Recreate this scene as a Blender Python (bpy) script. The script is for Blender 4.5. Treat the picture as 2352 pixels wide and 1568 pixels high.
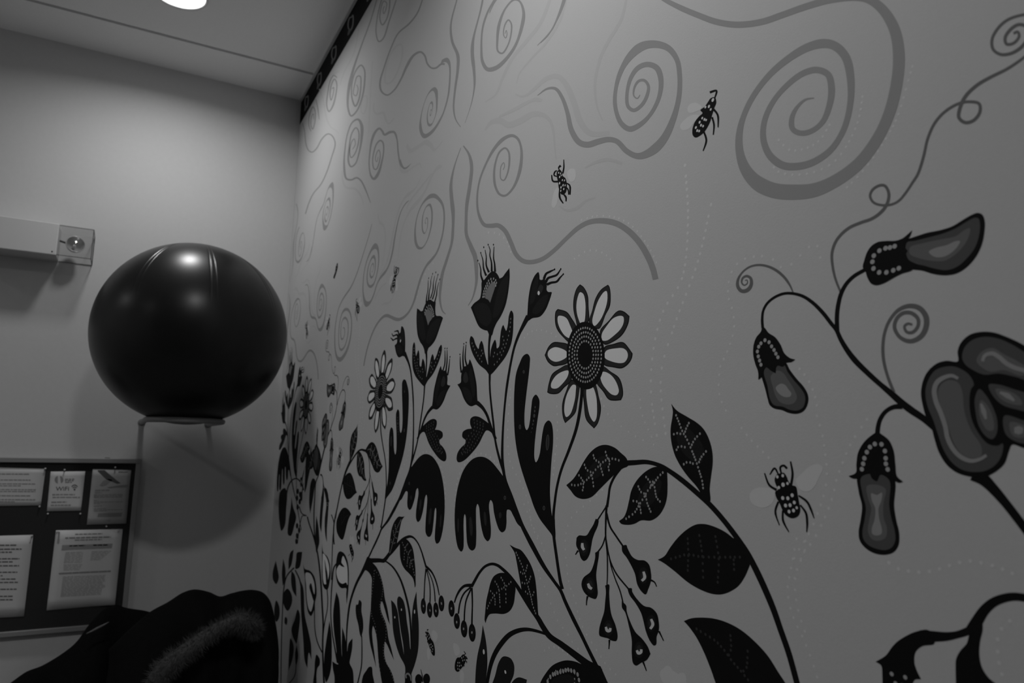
import bpy, bmesh, math, random
from mathutils import Vector, Matrix
random.seed(7)
for o in list(bpy.data.objects): bpy.data.objects.remove(o, do_unlink=True)
sc = bpy.context.scene
C = sc.collection

# ------------------------------------------------------------------ camera
EYE = 1.45                     # camera height (m)
DW = 0.60                      # camera to mural wall (m)
FPX = 1655.8                   # focal length in pixels of the 2352 x 1568 frame
PX, PY = 1176.0, 784.0
RM = Matrix(((0.4771142, 0.02219804, -0.87856092),      # (along wall, up, out of wall) -> camera axes
             (0.11792762, 0.98902302, 0.08903118),
             (0.87089329, -0.14608463, 0.46925916)))
BASIS = Matrix(((1, 0, 0), (0, 0, -1), (0, 1, 0)))       # -> Blender x, y, z
cam_d = bpy.data.cameras.new('camera')
cam = bpy.data.objects.new('camera', cam_d); C.objects.link(cam)
cam_d.sensor_fit = 'HORIZONTAL'; cam_d.sensor_width = 36.0
cam_d.lens = 36.0 * FPX / 2352.0
cam_d.clip_start = 0.02; cam_d.clip_end = 100
m4 = (BASIS @ RM.transposed()).to_4x4(); m4.translation = Vector((0, 0, EYE))
cam.matrix_world = m4
cam_d.dof.use_dof = True; cam_d.dof.focus_distance = 1.12; cam_d.dof.aperture_fstop = 6.3
sc.camera = cam

# ------------------------------------------------------------------ world and exposure
w = bpy.data.worlds.new('world'); sc.world = w; w.use_nodes = True
w.node_tree.nodes['Background'].inputs[0].default_value = (0.5, 0.5, 0.5, 1)
w.node_tree.nodes['Background'].inputs[1].default_value = 0.0
sc.view_settings.view_transform = 'Standard'; sc.view_settings.look = 'None'
sc.view_settings.gamma = 1.0; sc.view_settings.use_curve_mapping = False
sc.view_settings.exposure = 0.0

# ------------------------------------------------------------------ ceiling lamps: one in view; the other three are the lamps mirrored on the ball
MAIN_LAMP = (-2.601, 0.054)
POW = 6.1                      # watts of each
LAMPS = [(MAIN_LAMP[0], MAIN_LAMP[1], 0.85*POW, 160), (-0.82, 0.054, 1.35*POW, 145), (-2.60, -2.40, 0.8*POW, 145), (-0.82, -2.40, 0.8*POW, 145)]
CEIL = EYE + 2.566 * DW
XL = -5.302 * DW               # end wall
YW = DW                        # mural wall
XR, YB = 2.6, -3.2

# ------------------------------------------------------------------ materials
MATS = {}
def mat(name, g, rough=0.6, spec=0.3, metal=0.0, noise=0.0, nscale=300.0, bump=0.0, emit=0.0, sheen=0.0, coat=0.0):
    m = bpy.data.materials.new(name); m.use_nodes = True
    nt = m.node_tree; b = nt.nodes['Principled BSDF']
    b.inputs['Base Color'].default_value = (g, g, g, 1)
    b.inputs['Roughness'].default_value = rough
    b.inputs['Specular IOR Level'].default_value = spec
    b.inputs['Metallic'].default_value = metal
    b.inputs['Sheen Weight'].default_value = sheen
    b.inputs['Coat Weight'].default_value = coat
    if emit:
        b.inputs['Emission Color'].default_value = (1, 1, 1, 1); b.inputs['Emission Strength'].default_value = emit
    if noise or bump:
        tc = nt.nodes.new('ShaderNodeTexCoord'); n = nt.nodes.new('ShaderNodeTexNoise')
        n.inputs['Scale'].default_value = nscale; n.inputs['Detail'].default_value = 4
        nt.links.new(tc.outputs['Object'], n.inputs['Vector'])
        if noise:
            r = nt.nodes.new('ShaderNodeMapRange')
            r.inputs['To Min'].default_value = g * (1 - noise); r.inputs['To Max'].default_value = g * (1 + noise)
            nt.links.new(n.outputs['Fac'], r.inputs['Value']); nt.links.new(r.outputs[0], b.inputs['Base Color'])
        if bump:
            bp = nt.nodes.new('ShaderNodeBump'); bp.inputs['Strength'].default_value = bump; bp.inputs['Distance'].default_value = 0.002
            nt.links.new(n.outputs['Fac'], bp.inputs['Height']); nt.links.new(bp.outputs[0], b.inputs['Normal'])
    MATS[name] = m
    return m
mat('wall_paint', 0.60, 0.8, 0.2, noise=0.03, nscale=60, bump=0.12)
mat('ceiling_paint', 0.88, 0.9, 0.1, noise=0.05, nscale=240, bump=0.1)
mat('floor_vinyl', 0.17, 0.5, 0.3, noise=0.12, nscale=30)
mat('gap_dark', 0.03, 0.9)
# printed tones of the mural
G = 0.55
mat('print_base', G, 0.8, 0.08, noise=0.025, nscale=500, bump=0.05)
mat('print_black', 0.0075, 0.8, 0.08)
mat('print_soot', 0.015, 0.8, 0.08, noise=0.45, nscale=420)
mat('print_dark', 0.032, 0.8, 0.08)
mat('print_slate', 0.085, 0.8, 0.08)
mat('print_mid', 0.145, 0.8, 0.08)
mat('print_tendril', 0.15, 0.8, 0.08)
mat('print_spiral', 0.32, 0.8, 0.08)
mat('print_grey', 0.22, 0.8, 0.08)
mat('print_glow', 0.30, 0.8, 0.08)
mat('print_faint', 0.51, 0.8, 0.08)
mat('print_bead', 0.40, 0.8, 0.08)
mat('print_dot', 0.67, 0.8, 0.08)
mat('print_wing', 0.635, 0.8, 0.08)
mat('print_pale', 0.80, 0.8, 0.08)
mat('print_vein', 0.33, 0.8, 0.08)
mat('print_dim', 0.042, 0.8, 0.08)
mat('ball_rubber', 0.008, 0.34, 0.36, noise=0.2, nscale=40)
mat('bracket_metal', 0.22, 0.45, 0.4)
mat('housing', 0.60, 0.5, 0.3)
mat('frame_metal', 0.30, 0.42, 0.5, metal=0.15)
mat('felt', 0.035, 0.95, 0.1, noise=0.3, nscale=400)
mat('paper', 0.62, 0.7, 0.2)
mat('paper_dull', 0.46, 0.7, 0.2)
mat('ink', 0.12, 0.8, 0.1)
mat('ink_light', 0.27, 0.8, 0.1)
mat('ink_pale', 0.31, 0.8, 0.1)
mat('pin_plastic', 0.6, 0.2, 0.6)
mat('coat_cloth', 0.0045, 0.85, 0.12, noise=0.4, nscale=60, bump=0.3)
mat('coat_cloth_soft', 0.006, 0.9, 0.1, noise=0.4, nscale=90, bump=0.3)
mat('fur', 0.09, 0.8, 0.2, noise=0.3, nscale=80)
mat('satin', 0.14, 0.25, 0.6)
mat('chrome', 0.62, 0.22, 0.8, metal=0.35)
mat('lamp_trim', 0.6, 0.4, 0.4)
mat('lamp_lens', 0.9, 0.5, 0.3, emit=9.0)
def clear_mat(name, tint, gloss):
    m = bpy.data.materials.new(name); m.use_nodes = True; nt = m.node_tree; nt.nodes.clear()
    out = nt.nodes.new('ShaderNodeOutputMaterial'); mx = nt.nodes.new('ShaderNodeMixShader')
    t = nt.nodes.new('ShaderNodeBsdfTransparent'); t.inputs[0].default_value = (tint, tint, tint, 1)
    g = nt.nodes.new('ShaderNodeBsdfGlossy'); g.inputs['Roughness'].default_value = 0.05
    mx.inputs[0].default_value = gloss
    nt.links.new(t.outputs[0], mx.inputs[1]); nt.links.new(g.outputs[0], mx.inputs[2]); nt.links.new(mx.outputs[0], out.inputs[0])
    MATS[name] = m
clear_mat('clear_plastic', 0.93, 0.05)
clear_mat('clear_edge', 0.45, 0.12)
clear_mat('lens_glass', 0.9, 0.12)

# ------------------------------------------------------------------ mesh helpers
def link(name, me, parent=None, loc=None):
    o = bpy.data.objects.new(name, me); C.objects.link(o)
    if loc is not None: o.location = loc
    if parent is not None: o.parent = parent
    return o
def obj(name, verts, faces, mats, parent=None, idx=None, smooth=False, loc=None):
    me = bpy.data.meshes.new(name); me.from_pydata([tuple(v) for v in verts], [], faces)
    for m in (mats if isinstance(mats, (list, tuple)) else [mats]): me.materials.append(MATS[m])
    if idx: me.polygons.foreach_set('material_index', idx)
    if smooth: me.polygons.foreach_set('use_smooth', [True] * len(me.polygons))
    me.update()
    return link(name, me, parent, loc)
def box(lo, hi):
    x0, y0, z0 = lo; x1, y1, z1 = hi
    v = [(x0,y0,z0),(x1,y0,z0),(x1,y1,z0),(x0,y1,z0),(x0,y0,z1),(x1,y0,z1),(x1,y1,z1),(x0,y1,z1)]
    f = [(0,3,2,1),(4,5,6,7),(0,1,5,4),(1,2,6,5),(2,3,7,6),(3,0,4,7)]
    return v, f
def boxobj(name, lo, hi, m, parent=None, bevel=0.0):
    v, f = box(lo, hi); o = obj(name, v, f, m, parent)
    if bevel:
        bm = bmesh.new(); bm.from_mesh(o.data)
        bmesh.ops.bevel(bm, geom=list(bm.edges), offset=bevel, segments=3, affect='EDGES', profile=0.5)
        bm.to_mesh(o.data); bm.free()
    return o
def tag(o, label, cat, group=None):
    o['label'] = label; o['category'] = cat
    if group: o['group'] = group
    return o
def struct(o): o['kind'] = 'structure'; return o
def empty(name, loc=(0, 0, 0)):
    o = bpy.data.objects.new(name, None); C.objects.link(o); o.location = loc; o.empty_display_size = 0.05; return o
def child(o, parent):
    o.parent = parent; o.matrix_parent_inverse = Matrix.Translation(-Vector(parent.location)); return o
def tube(path, r, seg=12, closed=False):
    """verts, faces of a tube along a list of Vectors"""
    v, f = [], []; n = len(path)
    up = Vector((0, 0, 1))
    for i, p in enumerate(path):
        a = path[i-1] if (i > 0 or closed) else p; b = path[(i+1) % n] if (i < n-1 or closed) else p
        t = (b - a).normalized(); s = t.cross(up)
        if s.length < 1e-4: s = t.cross(Vector((1, 0, 0)))
        s.normalize(); q = s.cross(t)
        rr = r[i] if isinstance(r, (list, tuple)) else r
        for k in range(seg):
            c = 2 * math.pi * k / seg; v.append(p + (s * math.cos(c) + q * math.sin(c)) * rr)
    for i in range(n if closed else n - 1):
        j = (i + 1) % n
        for k in range(seg): f.append((i*seg+k, i*seg+(k+1) % seg, j*seg+(k+1) % seg, j*seg+k))
    if not closed: f.append(tuple(range(seg))[::-1]); f.append(tuple((n-1)*seg + k for k in range(seg)))
    return v, f

# ------------------------------------------------------------------ photo pixel -> direction -> wall
RMT = RM.transposed()
def ray(x, y): return RMT @ Vector(((x - PX) / FPX, -(y - PY) / FPX, -1.0))     # (along wall, up, out of wall)
def on_mural(x, y):
    d = ray(x, y); t = -DW / d.z; return d.x * t, d.y * t                        # metres along wall, above the eye
def on_end(x, y, X):
    d = ray(x, y); t = X / d.x; return Vector((X, -d.z * t, d.y * t + EYE))

# ------------------------------------------------------------------ room shell
def rect(name, pts, m): return struct(obj(name, pts, [(0, 1, 2, 3)], m))
T = 0.12
struct(boxobj('wall_right', (XL - T, YW, 0), (XR + T, YW + T, CEIL + 0.2), 'wall_paint'))
struct(boxobj('wall_left', (XL - T, YB - T, 0), (XL, YW, CEIL + 0.2), 'wall_paint'))
struct(boxobj('wall_back', (XL, YB - T, 0), (XR + T, YB, CEIL + 0.2), 'wall_paint'))
struct(boxobj('wall_rear', (XR, YB, 0), (XR + T, YW, CEIL + 0.2), 'wall_paint'))
struct(boxobj('floor', (XL - T, YB - T, -0.1), (XR + T, YW + T, 0), 'floor_vinyl'))
# ceiling: a deck with separate panels hung under it, open joints between them
ceil = struct(boxobj('ceiling', (XL, YB, CEIL + 0.10), (XR, YW, CEIL + 0.16), 'ceiling_paint'))
LR = 0.085
def panel_with_hole(x0, x1, y0, y1, holes):
    bm = bmesh.new(); z0, z1 = CEIL, CEIL + 0.015
    for zz in (z0, z1):
        ed = []
        def loop(pts):
            vs = [bm.verts.new((p[0], p[1], zz)) for p in pts]
            for i in range(len(vs)): ed.append(bm.edges.new((vs[i], vs[(i+1) % len(vs)])))
            return vs
        loop([(x0, y0), (x1, y0), (x1, y1), (x0, y1)])
        for hx, hy in holes: loop([(hx + LR*math.cos(2*math.pi*k/40), hy + LR*math.sin(2*math.pi*k/40)) for k in range(40)])
        bmesh.ops.triangle_fill(bm, use_beauty=True, use_dissolve=False, edges=ed)
    me = bpy.data.meshes.new('ceiling_panel')
    # side skirts
    for (a, b) in (((x0,y0),(x1,y0)), ((x1,y0),(x1,y1)), ((x1,y1),(x0,y1)), ((x0,y1),(x0,y0))):
        bm.faces.new([bm.verts.new(p) for p in ((a[0],a[1],z0),(b[0],b[1],z0),(b[0],b[1],z1),(a[0],a[1],z1))])
    bm.to_mesh(me); bm.free(); me.materials.append(MATS['ceiling_paint'])
    return link('ceiling_panel', me, ceil)
seams = [XL, XL + 0.268, XL + 0.268 + 1.5, XL + 0.268 + 3.0, XL + 0.268 + 4.5, XR]
for i in range(5):
    a, b = seams[i] + (0.009 if i else 0), seams[i+1] - 0.009
    panel_with_hole(a, b, YB, YW - 0.010, [(l[0], l[1]) for l in LAMPS if a < l[0] < b])
# slim angle trim where the ceiling meets the mural wall
struct(boxobj('trim_1', (XL, YW - 0.010, CEIL - 0.010), (XR, YW, CEIL + 0.012), 'lamp_trim'))
struct(boxobj('baseboard_left', (XL, YB, 0), (XL + 0.012, YW, 0.1), 'gap_dark'))

# ------------------------------------------------------------------ recessed lamps
def ring_profile(prof, seg=48):
    v, f = [], []
    for r, z in prof:
        for k in range(seg): a = 2*math.pi*k/seg; v.append((r*math.cos(a), r*math.sin(a), z))
    for i in range(len(prof)-1):
        for k in range(seg): f.append((i*seg+k, i*seg+(k+1) % seg, (i+1)*seg+(k+1) % seg, (i+1)*seg+k))
    return v, f
LBL = ['round recessed ceiling downlight glowing white above the exercise ball',
       'round recessed ceiling downlight above the mural sunflower',
       'round recessed ceiling downlight near the end wall, far from the mural',
       'round recessed ceiling downlight midway along the plain back wall',
       ]
for i, (lx, ly, pw, spr) in enumerate(LAMPS):
    sfx = '_offscreen' if i else ''
    t = empty('ceiling_downlight' + sfx, (lx, ly, CEIL))
    tag(t, LBL[i], 'ceiling light', 'recessed downlights')
    v, f = ring_profile([(LR, 0.02), (LR - 0.001, -0.0015), (LR + 0.006, -0.0025), (LR + 0.008, 0.0)])
    obj('trim_ring', v, f, 'lamp_trim', t, smooth=True)
    v, f = ring_profile([(LR - 0.001, 0.0), (LR - 0.004, 0.05), (LR - 0.012, 0.09)]); obj('housing', v, f, 'lamp_trim', t, smooth=True)
    n = 48; vv = [(0, 0, -0.001)] + [((LR - 0.0025)*math.cos(2*math.pi*k/n), (LR - 0.0025)*math.sin(2*math.pi*k/n), 0.002) for k in range(n)]
    obj('lens' + sfx, vv, [(0, 1 + (k+1) % n, 1 + k) for k in range(n)], 'lamp_lens', t)
    ld = bpy.data.lights.new('downlight_beam' + sfx, 'AREA'); ld.shape = 'DISK'; ld.size = 2*LR - 0.01; ld.energy = pw; ld.spread = math.radians(spr)
    lo = bpy.data.objects.new('downlight_beam' + sfx, ld); C.objects.link(lo); lo.parent = t; lo.location = (0, 0, -0.004)

# ------------------------------------------------------------------ mural: traced shapes
FR = {  # crops of the photograph: origin and scale
 'A': (900,500,.2551), 'B': (1150,550,.2551), 'C': (900,850,.2551), 'D': (1250,900,.2551), 'E': (950,1168,.2551),
 'F': (1250,1168,.2551), 'G': (1500,1168,.2551), 'H': (1952,1168,.2551), 'I': (1650,550,.2551), 'J': (1952,400,.2551),
 'K': (1952,720,.2551), 'M': (1700,950,.2551), 'N': (1852,0,.3189), 'O': (1400,0,.3189), 'P': (1000,0,.3189),
 'Q': (1050,250,.3189), 'a': (600,500,.2551), 'b': (600,850,.2551), 'c': (600,1200,.23474), 'd': (600,0,.31898), 'e': (680,0,.1913), 'px': (0,0,1.0)}
def cr(pts, closed, sub=6):
    """Catmull-Rom through points; a third entry marks a corner"""
    n = len(pts); P = [Vector((p[0], p[1])) for p in pts]; S = [len(p) > 2 for p in pts]
    out = []; seg = n if closed else n - 1
    for i in range(seg):
        p1, p2 = P[i], P[(i+1) % n]
        p0 = P[i-1] if (closed or i > 0) and not S[i] else p1 + (p1 - p2) * 0.3
        j = (i + 2) % n
        p3 = P[j] if (closed or i + 2 < n) and not S[(i+1) % n] else p2 + (p2 - p1) * 0.3
        # centripetal parametrisation
        d = [max((b - a).length, 1e-3) ** 0.5 for a, b in ((p0, p1), (p1, p2), (p2, p3))]
        m1 = (p2 - p1) + d[1] * ((p1 - p0) / d[0] - (p2 - p0) / (d[0] + d[1]))
        m2 = (p2 - p1) + d[1] * ((p3 - p2) / d[2] - (p3 - p1) / (d[1] + d[2]))
        for k in range(sub):
            t = k / sub; t2, t3 = t*t, t*t*t
            out.append(p1*(2*t3-3*t2+1) + m1*(t3-2*t2+t) + p2*(-2*t3+3*t2) + m2*(t3-t2))
    if not closed: out.append(P[-1])
    return out
def lerpw(wd, t):
    if not isinstance(wd, (list, tuple)): return wd
    x = t * (len(wd) - 1); i = min(int(x), len(wd) - 2); return wd[i] + (wd[i+1] - wd[i]) * (x - i)
U0 = -2.26467577 * DW          # mirror axis of the print
TILE = 3.02 * DW               # shift of the next repeat
mural = boxobj('wall_mural', (XL + 0.0005, YW - 0.0012, 0.10), (XR, YW, EYE + 1.4225), 'print_base')
tag(mural, 'grey printed wall mural of flowers, bees, seed pods and spirals', 'mural')
mural['label'] = 'grey printed wall mural of black flowers, leaves, bees, seed pods and spirals'
YP = YW - 0.0012
LIM_FAR = 1.14 * DW
LAY = 0.000018
class Sh:
    """collects flat shapes of one painted motif in wall space (x = distance from the mirror axis)"""
    def __init__(s, left=False): s.v = []; s.f = []; s.i = []; s.m = []; s.L = 0; s.left = left
    def _mi(s, m):
        if m not in s.m: s.m.append(m)
        return s.m.index(m)
    def _put(s, fr, pts):
        ox, oy, k = FR[fr]; b = len(s.v); y = -LAY * s.L
        for p in pts:
            u, v = on_mural(ox + p[0]*k, oy + p[1]*k)
            a = (u - U0) * (-1 if s.left else 1)
            s.v.append((a, y, v))
        return b
    def fill(s, m, fr, pts, sub=6):
        q = cr(pts, True, sub); s.L += 1; b = s._put(fr, q)
        s.f.append(tuple(range(b, b + len(q)))); s.i.append(s._mi(m)); return s
    def line(s, m, fr, pts, wd, sub=6, closed=False):
        q = cr(pts, closed, sub); s.L += 1; n = len(q); L, R = [], []
        cum = [0]
        for i in range(1, n): cum.append(cum[-1] + (q[i]-q[i-1]).length)
        for i in range(n):
            a = q[i-1] if i > 0 else (q[-1] if closed else q[i]); c = q[i+1] if i < n-1 else (q[0] if closed else q[i])
            t = c - a; t = t.normalized() if t.length > 1e-6 else Vector((1, 0)); nn = Vector((-t.y, t.x))
            h = max(lerpw(wd, cum[i]/max(cum[-1], 1e-6)), 2.0) * 0.5
            L.append(q[i] + nn*h); R.append(q[i] - nn*h)
        b = s._put(fr, [x for pr in zip(L, R) for x in pr]); mi = s._mi(m)
        for i in range(n if closed else n-1):
            j = (i+1) % n; s.f.append((b+2*i, b+2*i+1, b+2*j+1, b+2*j)); s.i.append(mi)
        return s
    def ell(s, m, fr, x, y, rx, ry, rot=0.0, n=20):
        s.L += 1; c, sn = math.cos(rot), math.sin(rot)
        b = s._put(fr, [(x + rx*math.cos(a)*c - ry*math.sin(a)*sn, y + rx*math.cos(a)*sn + ry*math.sin(a)*c) for a in [2*math.pi*k/n for k in range(n)]])
        s.f.append(tuple(range(b, b+n))); s.i.append(s._mi(m)); return s
    def dots(s, m, fr, pts, r):
        """round dots on the wall, r = half height in crop pixels"""
        ox, oy, k = FR[fr]; s.L += 1; y = -LAY*s.L; mi = s._mi(m)
        for p in pts:
            rr = p[2] if len(p) > 2 else r
            X, Y = ox + p[0]*k, oy + p[1]*k
            u, v = on_mural(X, Y); _, v2 = on_mural(X, Y - rr*k); R = abs(v2 - v); b = len(s.v); a0 = (u - U0) * (-1 if s.left else 1)
            for q in range(10): t = 2*math.pi*q/10; s.v.append((a0 + R*math.cos(t), y, v + R*math.sin(t)))
            s.f.append(tuple(range(b, b+10))); s.i.append(mi)
        return s
    def chain(s, m, fr, pts, step, r):
        q = cr(pts, False, 8); out = [q[0]]; acc = 0
        for i in range(1, len(q)):
            acc += (q[i]-q[i-1]).length
            if acc >= step: out.append(q[i]); acc = 0
        return s.dots(m, fr, [tuple(x) for x in out], r)
CNT = [0]
def clipped(me, lim):
    bm = bmesh.new(); bm.from_mesh(me)
    bmesh.ops.bisect_plane(bm, geom=list(bm.verts)+list(bm.edges)+list(bm.faces), dist=1e-7, plane_co=(lim, 0, 0), plane_no=(1, 0, 0), clear_outer=True)
    if not bm.faces: bm.free(); return None
    m2 = me.copy(); bm.to_mesh(m2); bm.free(); return m2
def clip_axis(me):
    bm = bmesh.new(); bm.from_mesh(me)
    bmesh.ops.bisect_plane(bm, geom=list(bm.verts)+list(bm.edges)+list(bm.faces), dist=1e-7, plane_co=(0, 0, 0), plane_no=(-1, 0, 0), clear_outer=True)
    bm.to_mesh(me); bm.free()
def paint(name, s, panels='RLF', parent=None, base=0):
    """one motif: right panel, its mirror image and the next repeat by the corner; parent = dict of panel -> object"""
    me = bpy.data.meshes.new(name); me.from_pydata(s.v, [], s.f)
    for m in s.m: me.materials.append(MATS[m])
    me.polygons.foreach_set('material_index', s.i); me.update()
    if min(v[0] for v in s.v) < 0: clip_axis(me)
    CNT[0] += 1; off = YP - 0.00003 - 0.000016*base - 0.000001*(CNT[0] % 25)
    lo = min(v[0] for v in s.v); hi = max(v[0] for v in s.v); zl = min(v[2] for v in s.v)
    res = {}
    for pn in panels:
        dat = me
        if pn == 'F':
            mz = (zl + max(v[2] for v in s.v)) / 2
            lim = (1.33 if zl > 0.25 else 1.14) * DW      # the repeat blends out further right high on the wall
            if lo > lim - 0.01 or mz < -0.19 or (lo > 0.8*DW and mz < -0.1): continue
            if hi > lim: dat = clipped(me, lim)
            if dat is None: continue
        o = bpy.data.objects.new(name, dat); C.objects.link(o)
        sx = -1 if pn == 'L' else 1
        o.matrix_world = Matrix.Translation((U0 - (TILE if pn == 'F' else 0), off, EYE)) @ Matrix.Diagonal((sx, 1, 1, 1))
        par = parent.get(pn) if parent else None
        if par is not None:
            o.parent = par; o.matrix_parent_inverse = par.matrix_basis.inverted()
        else: o.parent = mural
        res[pn] = o
    return res
K_, SO, DK, SL, MD = 'print_black', 'print_soot', 'print_dark', 'print_slate', 'print_mid'
# ---- faint dot trails (lowest layer), one part per trail
TR = [
 ('px', [(1575,380),(1582,500),(1568,640),(1525,715),(1503,800),(1497,900),(1512,1010)], 14, 4),
 ('px', [(1635,470),(1605,600),(1550,750),(1520,860),(1532,1010)], 15, 4),
 ('O', [(1150,1120),(1210,1230),(1340,1260),(1480,1240),(1620,1170),(1720,1040),(1800,860),(1830,680)], 42, 9),
 ('O', [(1225,1010),(1300,1080),(1420,1070),(1520,1010),(1590,900)], 42, 9),
 ('N', [(770,480),(730,620),(660,850),(580,1000),(500,1120),(400,1250),(300,1350)], 42, 9),
 ('M', [(20,130),(100,230),(200,330),(250,380),(300,440)], 68, 13),
 ('M', [(700,20),(750,200),(775,370),(790,540),(770,700),(720,860),(660,1010),(590,1140),(545,1210),(500,1290),(470,1370),(440,1520)], 82, 13),
 ('M', [(1150,50),(1010,260),(940,420),(880,580),(840,750),(780,910),(710,1060),(630,1190),(580,1250),(550,1330),(520,1400),(500,1480)], 82, 14),
 ('G', [(1300,270),(1270,430),(1240,590),(1220,700),(1230,830),(1280,1000),(1360,1165),(1430,1340),(1490,1530)], 80, 13),
 ('G', [(1380,290),(1370,400),(1330,470),(1290,630),(1285,710),(1310,890),(1365,1075),(1400,1165)], 82, 13),
 ('H', [(360,485),(445,540),(535,560),(630,570),(715,565),(805,545),(895,515),(985,485),(1080,470),(1190,485),(1305,515),(1410,555),(1525,605)], 92, 17),
 ('H', [(1450,1010),(1375,1080),(1340,1175),(1340,1285),(1355,1400),(1385,1510)], 100, 17),
 ('D', [(120,130),(125,250),(120,440),(105,560),(90,720),(80,800)], 60, 11),
 ('D', [(530,880),(420,980),(300,1080),(240,1150),(205,1260),(195,1350),(200,1480),(210,1560),(222,1680),(245,1770),(285,1870),(310,1990),(360,2130),(445,2270),(510,2370),(570,2460),(650,2540)], 66, 11),
 ('D', [(870,70),(880,170),(920,290),(980,420),(1000,520)], 60, 11),
 ('D', [(520,60),(580,200),(700,310),(830,400),(930,450)], 66, 11),
 ('C', [(1065,100),(1075,200),(1060,330),(1050,500),(1050,640),(1070,820),(1120,930),(1160,1000),(1205,1100),(1240,1220),(1260,1380),(1300,1480),(1330,1540)], 60, 10),
 ('C', [(580,1500),(572,1300),(580,1100),(605,960),(660,850),(720,780),(790,752),(860,765),(920,810),(970,870)], 42, 11),
 ('I', [(740,1165),(790,1225),(830,1290),(860,1360),(885,1440),(900,1520)], 68, 13),
 ('I', [(400,150),(300,160),(200,200),(120,310),(95,510),(120,580),(150,740),(140,850),(95,990),(65,1060),(30,1130),(12,1250),(20,1410),(75,1540)], 72, 13),
 ('I', [(500,180),(600,260),(880,40),(930,180)], 90, 13),
 ('F', [(10,1275),(50,1250),(90,1243),(130,1250),(180,1280),(250,1330)], 42, 12),
 ('E', [(1000,-40),(1060,100),(1100,200),(1150,290),(1180,380),(1130,600),(1160,640),(1210,770),(1260,900),(1310,1020),(1390,1120),(1450,1220),(1520,1290)], 70, 11),
 ('A', [(1200,1080),(1250,1030),(1330,1010),(1420,1030),(1500,1080)], 40, 9),
 ('Q', [(230,890),(300,900),(360,950),(390,1030)], 34, 8),
 ('Q', [(900,800),(990,775),(1080,772),(1170,790),(1260,840),(1340,930),(1400,1020),(1450,1130)], 34, 8),
 ('Q', [(850,1080),(950,1020),(1060,1040),(1130,1110)], 36, 8),
]
for fr, pts, st, r in TR: paint('dot_trail', Sh().chain('print_dot', fr, pts, st, r))
# ---- pale washes of wind behind the spirals
FA = [
 ('P', [(830,0),(760,170),(650,310),(560,420),(490,560),(440,680),(365,735)], [22,26,22,10]),
 ('P', [(945,0),(900,150),(800,310),(690,430),(610,530),(590,600)], [18,20,14,6]),
 ('P', [(1380,0),(1340,150),(1250,300),(1190,430),(1155,600),(1170,770),(1210,870)], [16,24,22,20,8]),
 ('P', [(580,680),(640,695),(720,640),(800,570),(880,550),(940,600),(1000,730),(1050,880),(1120,960),(1260,960)], [10,30,42,46,30]),
 ('P', [(360,940),(410,880),(470,870),(530,900),(620,870),(700,825),(770,825),(830,870),(855,950),(865,1060),(875,1150)], [10,44,44,40,22,14,8]),
 ('P', [(1080,1210),(1160,1170),(1250,1150),(1350,1180)], [10,26,20]),
 ('Q', [(740,700),(790,730),(860,720),(940,660),(1000,640)], [10,24,10]),
]
for fr, pts, wd in FA: paint('wind_wash', Sh().line('print_faint', fr, pts, wd))
FL = [
 ('d', [(1010,320),(1020,390),(990,500),(940,590),(900,600),(895,530),(930,400),(980,330)], [12,14], True),
 ('d', [(815,740),(815,800),(840,822),(880,810),(900,860),(920,890),(960,850)], [8,16,16,8], False),
 ('d', [(585,1230),(590,1300),(615,1350),(680,1360),(720,1410),(740,1470)], [8,14,16,8], False),
 ('d', [(805,440),(792,620),(782,850),(775,960)], [6,8,6], False),
 ('d', [(760,690),(765,740),(740,820),(722,800),(730,720),(748,690)], [9,9], True),
 ('d', [(570,510),(530,530),(500,540)], [4,14,6], False),
 ('d', [(705,210),(670,380),(600,520),(570,610)], [7,9,6], False),
 ('d', [(420,640),(450,720),(470,840),(500,910),(540,940),(560,960)], [6,9,12,6], False),
 ('d', [(1050,1500),(1080,1440),(1160,1340),(1230,1250)], [6,14,8], False),
]
for fr, pts, wd, cl in FL: paint('wind_wash', Sh(True).line('print_faint', fr, pts, wd, closed=cl), 'RL' if 'd' == fr else 'L')
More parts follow.
